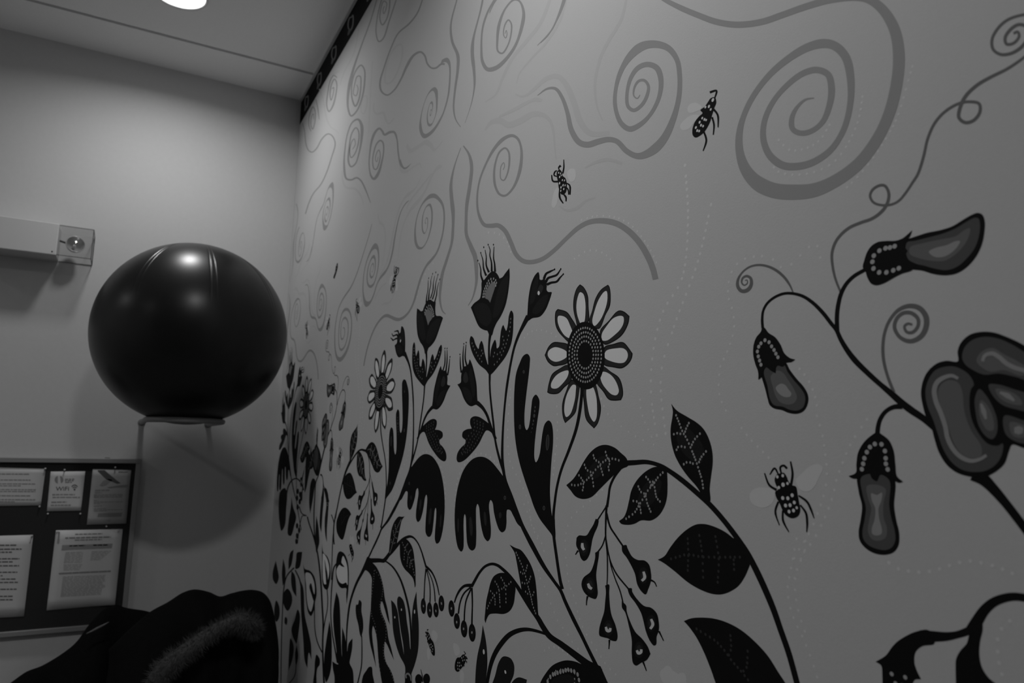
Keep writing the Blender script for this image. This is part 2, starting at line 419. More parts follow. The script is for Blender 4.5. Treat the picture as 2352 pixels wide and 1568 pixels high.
# ---- spirals
SP = [
 ('Q', [(335,440),(345,415),(340,388),(322,410),(315,460),(320,505),(340,515),(365,470),(380,390),(375,310),(350,283),(310,310),(280,390),(270,480),(280,560),(310,615),(350,625),(400,580),(440,500),(465,390),(465,280),(440,215),(400,193),(340,215),(270,290),(210,400),(165,520),(148,650),(160,760),(200,835),(250,842),(300,840),(350,880),(390,960),(430,1050),(480,1095),(540,1103),(620,1080),(700,1022),(790,935),(880,855),(960,815),(1050,806),(1150,825),(1240,880),(1320,965),(1380,1065),(1415,1150),(1435,1228)],
  [5,8,14,12,18,14,24,16,26,14,12,16,32,32,32,30,28,34,42,44,46,42]),
 ('P', [(505,245),(515,220),(520,250),(510,275),(495,250),(505,180),(530,145),(550,170),(550,240),(525,330),(485,385),(455,370),(450,290),(465,170),(510,60),(570,0),(610,10),(640,90),(625,200),(580,330),(510,430),(440,490),(380,500),(345,450),(335,340),(345,200),(380,90),(430,0)],
  [5,8,12,10,14,22,12,14,26,18,22,32,18,12,14,14]),
 ('O', [(225,685),(205,710),(180,690),(185,630),(215,585),(255,580),(285,620),(275,690),(235,760),(180,795),(140,770),(130,690),(155,570),(210,490),(280,465),(345,490),(375,570),(365,690),(310,810),(230,895),(150,930),(90,890),(50,790),(45,680),(80,530),(150,410),(240,335),(340,320),(430,350),(490,430),(510,540),(505,700),(460,870),(390,1010),(300,1095),(210,1125),(130,1090),(60,1020),(0,1005),(-74,1020),(-154,1043),(-214,1025),(-269,940),(-299,810),(-339,700),(-384,640),(-444,640),(-514,688)],
  [6,18,24,26,24,34,42,30,26,40,30,26,36,64,50,36,34,36,50,66,40,36,44,40,30,24,5]),
 ('O', [(1480,708),(1420,718),(1360,770),(1320,850),(1325,930),(1380,960),(1460,945),(1540,880),(1590,760),(1605,640),(1580,540),(1500,505),(1400,530),(1280,620),(1180,740),(1120,880),(1115,1010),(1160,1120),(1250,1190),(1350,1200),(1470,1170),(1600,1080),(1690,940),(1735,780),(1745,600),(1710,420),(1640,340),(1560,315),(1440,340),(1300,420),(1150,550),(1020,730),(950,910),(940,1070),(980,1210),(1060,1310),(1180,1370),(1320,1385),(1480,1370),(1640,1300),(1800,1180),(1930,1010),(2020,820),(2075,600),(2090,400),(2060,220),(1980,80),(1880,0),(1780,-20),(1600,0),(1420,50),(1250,110),(1100,160),(930,180),(780,160),(640,110),(500,50),(370,-20),(300,-80)],
  [8,40,36,50,44,36,40,56,50,40,44,62,66,50,40,38,60,110,110,90,84,80,84,86,78,60,50,46,46,44,40,24]),
 ('P', [(205,1050),(245,1110),(265,1200),(250,1350),(230,1480),(225,1600),(228,1690),(260,1775),(290,1850),(300,1960),(298,2040),(270,2150),(240,2200)], [8,24,24,26,20,24,34,26,14,5]),
 ('P', [(930,-10),(895,100),(840,220),(740,328)], [14,13,10,4]),
]
for k_, (fr, pts, wd) in enumerate(SP): paint('painted_spiral', Sh().line('print_spiral', fr, pts, wd), 'RL' if k_ == 3 else 'RLF', base=1)
SPL = [
 ('P', [(190,-90),(165,-20),(150,30),(115,180),(125,300),(165,400),(165,500),(145,650),(135,780),(150,860),(185,915)], [8,9,12,18,24,18,14,12,5], 'RLF'),
 ('d', [(1070,1193),(1040,1215),(1010,1195),(990,1100),(980,1000),(960,952),(930,952),(890,970),(875,945),(853,925),(825,950),(800,1010),(785,1100),(780,1190),(795,1270),(815,1288),(845,1250),(870,1170),(885,1080),(878,1025),(860,1012),(835,1035),(815,1090),(805,1160),(815,1215),(830,1220),(850,1180),(860,1110),(850,1080),(835,1100),(825,1150),(835,1165),(845,1130)], [4,10,11,10,18,14,18,12,9,9,22,14,9,12,9,8,9,7,6,4], 'RLF'),
 ('d', [(790,1460),(760,1380),(720,1300),(690,1280),(650,1295),(615,1285),(600,1200),(605,1080),(625,960),(660,880),(700,860),(725,900),(725,1000),(705,1110),(680,1180),(650,1200),(632,1170),(635,1070),(655,960),(685,920),(705,950),(700,1040),(675,1110),(650,1135),(640,1090),(655,1020),(672,1000),(680,1040),(660,1075)], [4,11,12,16,10,8,10,24,14,9,14,10,9,9,8,7,5], 'RL'),
 ('d', [(840,-20),(790,150),(720,340),(660,520),(628,680),(628,780),(650,835),(690,800),(730,700),(748,580),(745,500),(722,470),(690,500),(660,580),(655,700),(680,765),(705,720),(720,620),(715,550),(695,550),(675,610),(668,680),(685,690),(700,640),(690,610)], [8,8,9,12,24,14,10,12,10,9,12,9,7,6], 'RL'),
 ('d', [(975,0),(925,150),(880,280),(850,300),(830,240),(840,120),(870,0),(900,-60),(925,-20),(925,60),(905,140),(875,180),(858,140),(865,60),(885,10),(905,20),(900,70),(885,100),(880,70),(890,45)], [8,9,11,9,8,9,10,9,10,8,7,6], 'RL'),
 ('d', [(548,560),(525,543),(500,580),(480,680),(474,760),(490,803),(515,770),(540,680),(546,600),(530,570),(508,610),(498,680),(505,722),(520,680),(525,630),(512,640)], [7,9,9,8,12,9,8,9,7,6], 'L'),
 ('d', [(1170,-20),(1130,90),(1070,170),(990,240),(940,340),(890,480),(858,600),(870,660),(910,685),(960,650),(1010,570),(1050,480),(1100,400),(1150,375),(1180,400),(1200,460),(1230,490),(1262,490),(1300,462),(1325,462)], [8,10,12,9,9,10,14,10,12,20,14,12,14], 'RL'),
 ('d', [(300,885),(315,950),(325,1040),(345,1085),(370,1095),(400,1070),(440,1000),(480,965),(510,975),(535,1030),(510,1130),(470,1250),(430,1330),(380,1390),(350,1450),(320,1540)], [5,8,9,9,8,8,8], 'L'),
 ('d', [(360,945),(345,900),(352,820),(375,770),(390,800),(388,880),(372,930),(360,900),(365,840),(378,820),(380,860)], [6,8,8,6,5], 'L'),
 ('d', [(395,715),(408,770),(420,862)], [6,8,5], 'L'),
]
for fr, pts, wd, pn in SPL: paint('painted_spiral', Sh(True).line('print_spiral', fr, pts, wd), pn, base=1)
# ---- stems (black)
STM = [
 ('C', [(885,40),(886,100),(890,200),(905,350),(920,480),(935,620),(955,720),(985,830),(1008,900),(1030,1000),(1080,1130),(1130,1270),(1180,1400),(1230,1500),(1276,1587),(1376,1767),(1466,1897),(1526,1982),(1566,2077),(1636,2227),(1716,2387),(1780,2520),(1850,2660),(1910,2780)], [16,17,18,18,22,28,30,34,42,38,28,30,34,30,32,34]),
 ('A', [(893,1040),(882,1130),(880,1240),(885,1330),(887,1420),(886,1500)], [26,18,18,24,20,16]),
 ('A', [(1235,885),(1200,950),(1150,1050),(1110,1160),(1080,1290),(1055,1430),(1035,1568),(1015,1772),(1003,1972),(1000,2152),(1005,2222),(1015,2300)], [44,26,20,20,22,18,18,20,24,26]),
 ('C', [(770,290),(820,335),(860,400),(885,470),(905,530),(940,620)], [40,26,22,22,26]),
 ('B', [(736,1330),(737,1372),(722,1522),(687,1702),(622,1892),(552,2072),(512,2232),(492,2372),(482,2472),(480,2622),(487,2692),(512,2872),(527,2975),(545,3080),(562,3145)], [26,28,28,26,24,22,22,24,26,26,26,30]),
 ('D', [(730,640),(820,635),(930,630),(1050,662),(1150,722),(1260,803),(1380,905),(1500,1015),(1620,1150),(1720,1280),(1830,1440),(1910,1590),(1990,1760),(2070,1950),(2140,2150),(2210,2350),(2290,2640)], [50,36,46,46,46,50,56,56,52,52,52]),
 ('D', [(690,690),(640,760),(600,850),(585,950),(572,1035)], [26,22,20,24]),
 ('F', [(572,-30),(520,50),(478,115)], [14,12,14]),
 ('F', [(568,-30),(562,100),(560,250),(574,400),(576,600),(572,690)], [22,16,14,12,10]),
 ('F', [(560,240),(530,330),(485,395)], [12,12,14]),
 ('F', [(568,40),(600,160),(650,240),(715,335)], [18,16,16]),
 ('F', [(565,280),(585,400),(610,490),(660,590),(740,690),(770,725)], [12,12,14,14]),
 ('F', [(590,420),(610,520),(650,640),(690,740),(718,850)], [12,10,12,12]),
 ('E', [(1680,1480),(1568,1395),(1450,1305),(1330,1215),(1230,1145),(1170,1060),(1130,990),(1060,890),(990,780),(930,685),(870,605),(810,545),(760,508),(710,496),(650,518),(600,572),(560,640),(528,700)], [90,64,56,50,46,40,36,30,26,22,26]),
 ('E', [(535,690),(470,692),(430,722),(395,780),(372,845)], [34,24,18,12]),
 ('E', [(520,705),(460,760),(425,840),(408,945)], [16,14,14]), ('E', [(525,715),(480,820),(465,920),(462,1005)], [16,13,14]), ('E', [(530,710),(535,850),(532,960),(530,1045)], [16,13,16]),
 ('I', [(407,800),(402,720),(412,640),(450,572),(520,517),(600,487),(680,487),(770,512),(860,572),(950,662),(1020,752),(1070,815),(1110,900),(1170,1000),(1240,1090),(1340,1190),(1450,1290),(1568,1390),(1654,1466),(1744,1536),(1834,1596),(1914,1656),(1990,1720)], [26,22,24,26,32,36,36,44,52,48,46,60,66,60,70]),
 ('I', [(1078,830),(1075,700),(1085,600),(1112,490),(1160,400),(1230,330),(1330,272)], [40,40,38,34,34]),
 ('K', [(480,835),(400,842),(330,882),(282,950),(262,1020),(255,1100)], [50,38,40,44]),
 ('K', [(1120,1440),(1210,1490),(1320,1600),(1430,1730),(1530,1860),(1650,2020)], [130,96,80,78,78]),
 ('H', [(1700,830),(1568,797),(1480,790),(1390,805),(1300,842),(1220,912),(1160,1002),(1110,1090)], [70,72,84,100,120]),
 ('H', [(1130,1075),(1000,1125),(880,1148),(760,1148),(640,1150)], [80,66,90,120]),
]
for fr, pts, wd in STM: paint('painted_stem', Sh().line(K_, fr, pts, wd), base=2)
STL = [
 ('c', [(1060,340),(1040,385),(1000,470),(940,585),(900,690),(870,800),(850,950),(840,1100),(838,1290)], [40,26,20,18,14,14]),
 ('c', [(1190,360),(1215,372),(1290,430),(1360,540),(1410,680),(1450,850),(1470,1050),(1475,1270)], [14,18,20,20,18,14]),
 ('c', [(988,1105),(990,1250),(985,1400),(960,1520),(940,1600)], [10,12,12,14]),
 ('c', [(745,395),(715,440),(700,560),(690,700),(685,900),(700,1080),(720,1200),(750,1370)], [14,12,10,12,14]),
 ('c', [(648,650),(655,750),(650,850),(630,950),(615,1050),(605,1170)], [10,9,10,10]),
 ('c', [(525,775),(525,900),(530,1050),(555,1170),(600,1270)], [9,9,10,12]),
 ('c', [(455,-60),(470,0),(520,150),(555,300),(575,450),(590,620),(600,800),(610,1000),(605,1200),(615,1500),(625,1650)], [12,14,16,16,16,20]),
 ('c', [(690,-80),(715,0),(705,150),(695,400),(690,560)], [9,9,8]),
 ('b', [(660,1568),(655,1500),(660,1380),(690,1230),(720,1080),(760,920),(800,820)], [12,11,10,12]),
 ('b', [(575,700),(560,760),(540,850),(520,940),(495,1010),(485,1150),(478,1300),(485,1500),(500,1600)], [10,9,10,12]),
]
for fr, pts, wd in STL: paint('painted_stem', Sh(True).line(K_, fr, pts, wd), 'L' if fr == 'b' else 'RL', base=2)
# ---- tulip
tul = paint('painted_tulip', Sh().fill(K_, 'A', [(880,1050),(865,1018),(840,1012),(800,990),(778,960),(745,880),(716,808,1),(745,770),(795,730),(805,700),(812,640),(815,575),(835,560),(855,535),(880,503),(910,482),(935,487),(960,515),(975,547,1),(1000,535),(1030,495),(1064,452,1),(1067,520),(1060,620),(1045,720),(1025,800),(985,890),(950,945),(925,1000),(905,1060)])
  .fill(SO, 'A', [(1050,520),(1000,560),(962,640),(935,760),(918,900),(960,880),(1010,780),(1042,640)])
  .fill(SO, 'A', [(745,800),(790,770),(850,775),(895,840),(900,930),(860,975),(800,940)])
  .fill('print_grey', 'A', [(845,722),(856,665),(880,612),(912,580),(940,588),(936,620),(914,690),(890,765,1),(872,738)])
  .chain('print_bead', 'A', [(825,712),(830,682),(838,650),(848,625),(860,598),(874,570),(895,553),(915,548),(932,553),(946,575),(946,598),(938,618)], 24, 11)
  .chain('print_bead', 'A', [(836,710),(843,684),(851,660),(860,632),(872,606),(888,586),(910,572),(928,580)], 24, 11))
for pts, tip in (([(825,570),(808,520),(805,460),(790,405)],(780,386)),([(855,522),(832,460),(825,380),(808,325)],(806,316)),([(880,492),(856,430),(855,350),(845,290)],(833,266)),([(905,484),(902,400),(888,340),(890,290),(878,255)],(873,243)),([(935,487),(930,410),(922,370),(925,260)],(921,243))):
    paint('stamen', Sh().line(K_, 'A', pts, [20,14,10,6]).ell(K_, 'A', tip[0], tip[1], 5, 9), parent=tul, base=3)
paint('painted_leaf', Sh().fill(K_, 'A', [(887,1415),(850,1370),(790,1320),(740,1240),(712,1160),(706,1100),(718,1065),(738,1080),(760,1140),(785,1180),(795,1140),(812,1108),(828,1140),(840,1210),(860,1290),(872,1322),(884,1300,1),(888,1290),(895,1200),(915,1130),(935,1098),(946,1130),(952,1175),(970,1160),(980,1080),(992,1000),(1008,966),(1025,1000),(1035,1017),(1050,960),(1060,880),(1080,835),(1098,860),(1100,940),(1095,1050),(1075,1150),(1030,1250),(970,1330),(910,1400)])
  .chain('print_grey', 'A', [(1076,910),(1068,1010),(1042,1110),(1010,1200),(960,1290),(912,1335)], 30, 9).chain('print_grey', 'A', [(1005,1070),(1015,1110),(965,1230),(930,1215),(918,1270)], 30, 9)
  .chain('print_grey', 'A', [(728,1130),(745,1175),(770,1220),(800,1275),(828,1310)], 26, 9).chain('print_grey', 'A', [(815,1195),(825,1225),(800,1250)], 26, 9), base=3)
# ---- bud with three stamens
bud = paint('painted_bud', Sh().fill(K_, 'A', [(1215,930),(1225,870),(1232,760),(1245,660),(1268,570),(1300,510),(1325,490),(1335,520),(1338,555),(1355,560),(1375,550),(1395,575),(1402,600),(1400,650),(1415,668),(1445,670),(1440,700),(1420,760),(1390,830),(1340,890),(1270,905),(1240,925)])
  .fill(SO, 'A', [(1250,780),(1262,660),(1290,570),(1318,530),(1322,600),(1300,700),(1280,760)]).fill(SO, 'A', [(1300,780),(1350,720),(1410,690),(1400,760),(1360,830),(1300,870),(1270,850)])
  .fill(DK, 'A', [(1310,690),(1322,640),(1345,602),(1368,620),(1360,660),(1335,690)]).ell('print_pale', 'A', 1328, 678, 10, 19))
for pts in ([(1375,552),(1395,505),(1430,485),(1472,465)],[(1392,580),(1412,545),(1450,530),(1490,515),(1527,462)],[(1402,602),(1440,585),(1490,575),(1520,540),(1550,508)]):
    paint('stamen', Sh().line(K_, 'A', pts, [24,20,18,8]).ell(K_, 'A', pts[-1][0], pts[-1][1], 6, 9), parent=bud, base=3)
# ---- small tulip bud by the axis
sb = paint('painted_bud', Sh().fill(K_, 'C', [(706,-97),(725,-60),(750,30),(768,130),(775,250),(782,290),(800,312),(760,312),(720,325),(690,310),(655,260),(625,180),(595,128,1),(625,110),(628,60),(635,10),(650,-30),(680,-40),(695,-60)])
  .fill(SO, 'C', [(715,-20),(740,60),(756,180),(740,250),(712,120),(700,30)]).fill(SO, 'C', [(640,155),(690,165),(730,250),(715,295),(680,270)]).fill(DK, 'C', [(648,90),(655,35),(672,15),(690,60),(690,100),(668,115)]))
for pts, tip in (([(630,1395),(622,1320),(620,1245)],(618,1230)),([(650,1350),(645,1260),(652,1150)],(653,1135)),([(682,1335),(666,1270),(670,1180),(674,1140)],(675,1123))):
    paint('stamen', Sh().line(K_, 'A', pts, [16,12,6]).ell(K_, 'A', tip[0], tip[1], 5, 8), parent=sb, base=3)
# ---- lobed leaf filled with small dots
lb = Sh().fill(K_, 'C', [(880,480,1),(840,450),(790,420),(745,415),(715,435),(710,480),(725,525,1),(680,532),(645,555),(640,600),(670,628,1),(665,660),(625,700),(595,750),(590,810),(605,828),(650,815),(730,740),(790,660),(830,580),(855,543),(880,545),(915,575,1),(915,545),(900,510)])
for i in range(4):
    lb.chain('print_slate', 'C', [(745+28*i,445+12*i),(748+24*i,530+8*i),(690+26*i,600+14*i),(660+24*i,680+8*i),(625+16*i,760-4*i)], 24, 9)
paint('painted_leaf', lb, base=3)
# ---- drooping leaf with drips
paint('painted_drip_leaf', Sh().fill(K_, 'C', [(1005,950,1),(960,890),(900,820),(845,785),(795,778),(740,795),(690,840),(645,910),(610,1010),(585,1130),(572,1260),(572,1400),(586,1537),(606,1607),(631,1632),(648,1607),(653,1537),(651,1397),(655,1315),(662,1295),(670,1315),(676,1450),(685,1560),(705,1608),(731,1622),(756,1600),(766,1500),(764,1350),(766,1230),(777,1203),(790,1230),(800,1330),(815,1430),(840,1510),(868,1538),(890,1515),(898,1440),(890,1330),(881,1210),(895,1168),(912,1190),(925,1280),(950,1380),(975,1440),(998,1458),(1025,1440),(1038,1380),(1038,1300),(1045,1255),(1070,1258),(1100,1310),(1140,1385),(1195,1430,1),(1150,1320),(1110,1220),(1070,1100),(1035,1000),(1018,940)])
  .ell(DK, 'C', 603,1395,8,65).ell(DK, 'C', 718,1405,15,88,-.05).ell(DK, 'C', 846,1335,12,65,-.08).ell(DK, 'C', 982,1305,12,28).ell(SL, 'C', 1024,1148,10,19).ell(DK, 'C', 1024,1148,6,12), base=3)
# ---- tall hand-shaped leaf
paint('painted_hand_leaf', Sh().fill(K_, 'C', [(1225,-147),(1190,-130),(1155,-60),(1125,30),(1110,160),(1105,350),(1110,540),(1125,680),(1155,830),(1200,980),(1245,1110),(1290,1240),(1340,1340),(1400,1420),(1450,1490),(1470,1590,1),(1480,1500),(1476,1400),(1468,1320),(1450,1318,1),(1440,1250),(1430,1100),(1435,950),(1445,800),(1458,650),(1455,530),(1440,470),(1417,452),(1385,480),(1365,550),(1350,660),(1338,750),(1318,810),(1303,828),(1290,790),(1290,700),(1305,540),(1320,430),(1335,320),(1332,260),(1303,220),(1275,250),(1262,330),(1250,450),(1235,520),(1220,538),(1205,510),(1200,400),(1210,280),(1225,150),(1240,30),(1248,-60),(1248,-120)])
  .ell(SL, 'C', 1408,650,15,72,.05).ell(DK, 'C', 1408,650,10,64,.05).ell(SL, 'C', 1160,510,10,21).ell(DK, 'C', 1160,510,6,15).ell(SL, 'C', 1376,1240,11,21).ell(DK, 'C', 1376,1240,6,14).ell(SL, 'C', 1194,15,9,15).ell(DK, 'C', 1194,15,5,9)
  .dots(SL, 'C', [(1297,333,11),(1293,368,13),(1289,410,18),(1282,455,12),(1276,487,11),(1270,522,9),(1262,557,6)], 10), base=3)
# ---- sunflower
sun = Sh().ell(K_, 'B', 772, 1045, 172, 305, -0.03, 48)
for rx, ry, n in ((145,243,44),(118,203,37),(97,165,30),(74,124,22)):
    sun.dots('print_bead', 'B', [(768 + rx*math.cos(2*math.pi*k/n) , 1038 + ry*math.sin(2*math.pi*k/n)) for k in range(n)], 11)
sun = paint('painted_sunflower', sun, base=6)
PET = [
 ('B', [(705,790),(680,720),(660,620),(665,520),(690,440),(720,403,1),(755,430),(790,500),(797,600),(795,745)], [(740,778),(702,700),(688,610),(700,520),(722,475),(750,490),(768,560),(770,650),(760,740)]),
 ('B', [(803,750),(830,640),(860,530),(910,450),(972,407,1),(988,430),(992,590),(950,680),(890,805)], [(850,778),(832,740),(850,650),(890,540),(940,470),(960,465),(968,530),(950,620),(900,730)]),
 ('B', [(900,825),(980,730),(1050,650),(1080,638),(1120,650),(1167,690,1),(1155,760),(1100,860),(1020,920),(940,945)], [(920,905),(918,850),(960,780),(1020,710),(1080,687),(1110,695),(1115,740),(1090,800),(1020,870),(960,910)]),
 ('B', [(940,968),(1020,940),(1090,922),(1120,930),(1195,1025,1),(1190,1060),(1165,1110),(1100,1158),(1020,1150),(935,1125)], [(940,1040),(960,1000),(1040,980),(1110,980),(1145,1010),(1150,1060),(1120,1105),(1070,1112),(1000,1095),(950,1070)]),
 ('B', [(920,1140),(1000,1190),(1070,1240),(1100,1310),(1108,1400),(1090,1445,1),(1030,1450),(980,1440),(930,1370),(865,1275)], [(905,1200),(940,1190),(1000,1220),(1050,1290),(1070,1370),(1050,1400),(1010,1395),(960,1350),(915,1280)]),
 ('D', [(365,-40),(365,120),(385,250),(455,328,1),(490,280),(518,150),(500,50),(455,-85)], [(385,0),(395,110),(420,220),(455,268),(475,240),(482,120),(470,20),(440,-50),(410,-55),(390,-30)]),
 ('D', [(325,-30),(305,100),(285,190),(195,280,1),(175,230),(168,110),(200,0),(255,-110),(330,-75)], [(290,0),(280,80),(240,200),(205,225),(188,180),(195,80),(225,-10),(265,-65),(290,-60)]),
 ('B', [(610,1130),(530,1165),(470,1210),(440,1290),(425,1375,1),(450,1388),(525,1385),(580,1330),(645,1265)], [(615,1180),(560,1190),(500,1230),(460,1300),(465,1335),(510,1340),(560,1300),(610,1230)]),
 ('B', [(615,948),(540,925),(480,925),(440,960),(402,1040,1),(430,1100),(480,1138),(530,1135),(610,1108)], [(600,1010),(550,980),(490,970),(440,1000),(430,1040),(455,1080),(500,1100),(560,1085),(605,1050)]),
 ('B', [(695,810),(640,700),(600,650),(520,625,1),(500,650),(498,760),(520,820),(570,880),(630,930),(660,880)], [(655,850),(630,770),(600,710),(560,688),(525,690),(520,740),(545,810),(590,870),(635,888)]),
]
for fr, o_, i_ in PET:
    cx = sum(p[0] for p in o_)/len(o_); cy = sum(p[1] for p in o_)/len(o_)
    rim = [(cx + (p[0]-cx)*(1 - 9/max(1, math.hypot(p[0]-cx, p[1]-cy))), cy + (p[1]-cy)*(1 - 9/max(1, math.hypot(p[0]-cx, p[1]-cy)))) + tuple(p[2:]) for p in o_]
    paint('petal', Sh().fill(K_, fr, o_).fill(DK, fr, rim).fill('print_pale', fr, i_), parent=sun, base=3)
# ---- veined leaves of the arching branch
def leaf(name, fr, out, veins, m='print_vein', r=12, st=26, tone=None, left=False, pn='RLF'):
    s = Sh(left).fill(K_, fr, out)
    if tone: s.fill(SO, fr, tone)
    lf = paint(name, s, pn, base=3)
    v = Sh(left)
    for c in veins: v.chain(m, fr, c, st, r)
    v.L += 3
    paint('vein_dots', v, pn, parent=lf, base=8)
leaf('painted_leaf', 'D', [(750,600),(700,550),(640,500),(560,475),(490,490),(420,545),(360,630),(310,720),(265,785),(205,838,1),(240,880),(290,940),(355,962),(430,945),(510,870),(600,780),(665,720),(720,685),(760,665)],
 [[(255,835),(300,840),(350,820),(390,790),(440,735),(500,665),(560,615),(620,600),(695,620)],[(320,750),(350,790),(360,840),(348,905)],[(370,655),(390,700),(425,720),(440,770),(452,855)],[(450,570),(465,610),(495,625),(520,690),(540,760)],[(560,540),(575,590),(598,630),(585,680),(597,722)]], tone=[(380,760),(430,660),(520,580),(600,580),(560,680),(470,780)])
leaf('painted_leaf', 'D', [(1020,672),(960,690),(890,740),(830,810),(790,890),(770,980),(745,1080),(720,1130),(680,1160,1),(700,1185),(760,1195),(820,1185),(880,1155),(970,1155),(1040,1110),(1090,1030),(1112,950),(1118,830),(1113,700,1)],
 [[(1075,725),(1030,770),(990,830),(945,880),(910,940),(860,1020),(820,1085),(745,1140)],[(925,765),(960,810),(972,850),(990,800),(1005,880),(1020,950),(1050,985)],[(855,850),(880,900),(915,920),(935,1000),(975,1095)],[(810,980),(850,990),(875,1060),(880,1110)]], tone=[(850,1000),(900,850),(980,780),(1060,800),(1030,930),(940,1030)])
leaf('painted_leaf', 'D', [(1150,105,1),(1200,165),(1290,220),(1380,275),(1440,330),(1490,420),(1520,530),(1525,640),(1510,760),(1498,870),(1500,990),(1460,1000),(1405,890),(1370,840),(1300,760),(1230,660),(1180,560),(1150,440),(1145,330),(1160,230),(1165,170)],
 [[(1195,210),(1220,270),(1250,350),(1290,420),(1330,510),(1370,610),(1400,700),(1430,800),(1440,880)],[(1310,280),(1285,330),(1270,380)],[(1175,380),(1215,370),(1250,385)],[(1410,375),(1360,430),(1335,480)],[(1200,520),(1220,490),(1290,500)],[(1465,535),(1420,590),(1395,650)],[(1265,650),(1300,630),(1360,650)]], tone=[(1200,400),(1260,300),(1360,380),(1440,500),(1420,640),(1340,620),(1240,520)])
leaf('painted_leaf', 'G', [(725,260,1),(660,210),(570,165),(480,138),(400,140),(320,180),(230,260),(160,350),(110,425),(50,458,1),(100,485),(200,560),(320,660),(430,725),(540,765),(620,770),(700,745),(780,690),(840,600),(880,505,1),(870,430),(790,300)],
 [[(170,450),(240,430),(320,410),(430,430),(560,435),(690,435),(790,435)],[(320,270),(325,400),(320,570)],[(425,240),(450,400),(460,640)],[(570,250),(600,450),(590,660)],[(735,460),(740,570)]], m='print_dim', r=14, st=38)
leaf('painted_leaf', 'G', [(285,1010,1),(350,985),(450,978),(560,988),(680,1025),(800,1090),(920,1190),(1040,1320),(1130,1460),(1210,1590),(1240,1720),(1180,1880),(950,1920),(720,1840),(600,1640),(530,1450),(470,1300),(400,1160),(330,1060)],
 [[(400,1080),(480,1130),(560,1180),(640,1260),(720,1370),(800,1460),(880,1560)],[(705,1140),(710,1260),(680,1340)],[(860,1280),(845,1440),(800,1470)]], m='print_dim', r=14, st=40)
# ---- hanging seed berries
BER = [
 ([(470,90,1),(495,100),(490,150),(460,220),(440,280),(430,340),(415,410),(385,460),(360,468),(335,440),(318,380),(295,330),(298,260,1),(320,240),(385,240),(420,190),(450,140)], [(312,375),(288,412)], [(350,308),(352,345),(366,370)], (365,350)),
 ([(465,395,1),(498,380),(498,430),(485,510),(475,600),(485,700),(488,770),(470,810),(440,805),(400,785),(360,740),(342,680),(360,620),(420,570),(445,520),(465,440)], [(397,785),(389,830),(387,868)], [(402,672),(415,705),(437,720)], (420,690)),
 ([(555,690,1),(590,680),(592,760),(600,880),(615,960),(650,1050),(668,1150),(655,1188),(615,1185),(580,1165),(540,1155),(505,1140),(502,1080),(520,1010),(545,930),(555,840),(562,740)], [(594,1178),(592,1220),(589,1262)], [(562,1062),(575,1095),(598,1096),(603,1072)], (585,1075)),
 ([(705,830,1),(745,870),(750,920),(780,1010),(830,1110),(890,1170),(940,1240),(965,1305,1),(930,1360),(880,1385),(835,1410),(808,1390),(795,1300),(795,1180),(770,1060),(735,930),(708,890)], [(898,1378),(914,1418),(928,1458)], [(842,1272),(855,1298),(878,1290),(882,1264)], (862,1270)),
 ([(755,715,1),(795,715),(800,745),(850,820),(910,875),(970,890),(1020,940),(1038,1010),(1040,1090),(1020,1150),(1015,1220),(995,1230),(960,1190),(925,1110),(900,1010),(880,940),(830,850),(775,775)], [(1040,1100),(1065,1150),(1083,1188)], [(970,992),(986,1040),(963,1080)], (970,1030)),
 ([(705,335,1),(745,325),(760,360),(800,430),(850,460),(910,465),(950,500),(968,570),(970,640),(945,720),(920,770),(880,740),(845,680),(825,590),(800,530),(750,440),(710,385)], [(965,640),(1000,660),(1020,700)], [(902,565),(912,620),(886,648)], (900,600)),
]
for out, tail, hl, c in BER:
    b = paint('painted_berry', Sh().fill(K_, 'F', out).line(K_, 'F', tail, [18,12,9]).ell(SO, 'F', c[0], c[1], 42, 75).ell(DK, 'F', c[0], c[1], 24, 46), base=3)
    paint('shine', Sh().line('print_dot', 'F', hl, [20,28,22]), parent=b, base=9)
# ---- cherries on the lower arch
for x, y, rx, ry, dx, dy in ((347,897,28,75,346,897),(395,1010,28,72,394,1020),(460,1080,30,78,456,1080),(533,1115,32,82,531,1113)):
    b = paint('painted_berry', Sh().ell(K_, 'E', x, y, rx, ry, -.05).ell(SO, 'E', x, y, rx*.6, ry*.6), base=3)
    paint('shine', Sh().ell('print_bead', 'E', dx, dy, 6, 12), parent=b, base=9)
leaf('painted_leaf', 'E', [(825,578),(780,578),(730,605),(700,660),(680,740),(660,830),(650,930),(645,1000),(655,1030,1),(665,990),(690,950),(740,942),(820,945),(870,920),(905,860),(918,780),(922,700),(890,650),(860,600)],
 [[(670,895),(700,830),(740,770),(800,720),(850,690),(885,655)],[(740,655),(770,710),(785,880)],[(795,620),(830,690),(838,840)],[(700,740),(735,790),(740,880)]], r=10, st=22)
leaf('painted_leaf', 'E', [(870,322,1),(920,350),(970,370),(1020,430),(1065,510),(1095,600),(1110,700),(1120,820),(1132,960),(1160,1040,1),(1080,920),(1010,800),(985,760),(970,680),(950,570),(930,460),(915,395)],
 [[(930,395),(960,460),(990,530),(1015,610),(1035,690),(1060,780),(1080,870),(1105,940)],[(1030,510),(1015,570)],[(970,570),(1000,590)],[(1060,610),(1040,670)],[(985,665),(1020,675)],[(1090,750),(1075,790)],[(1015,745),(1045,775)]], r=10, st=22)
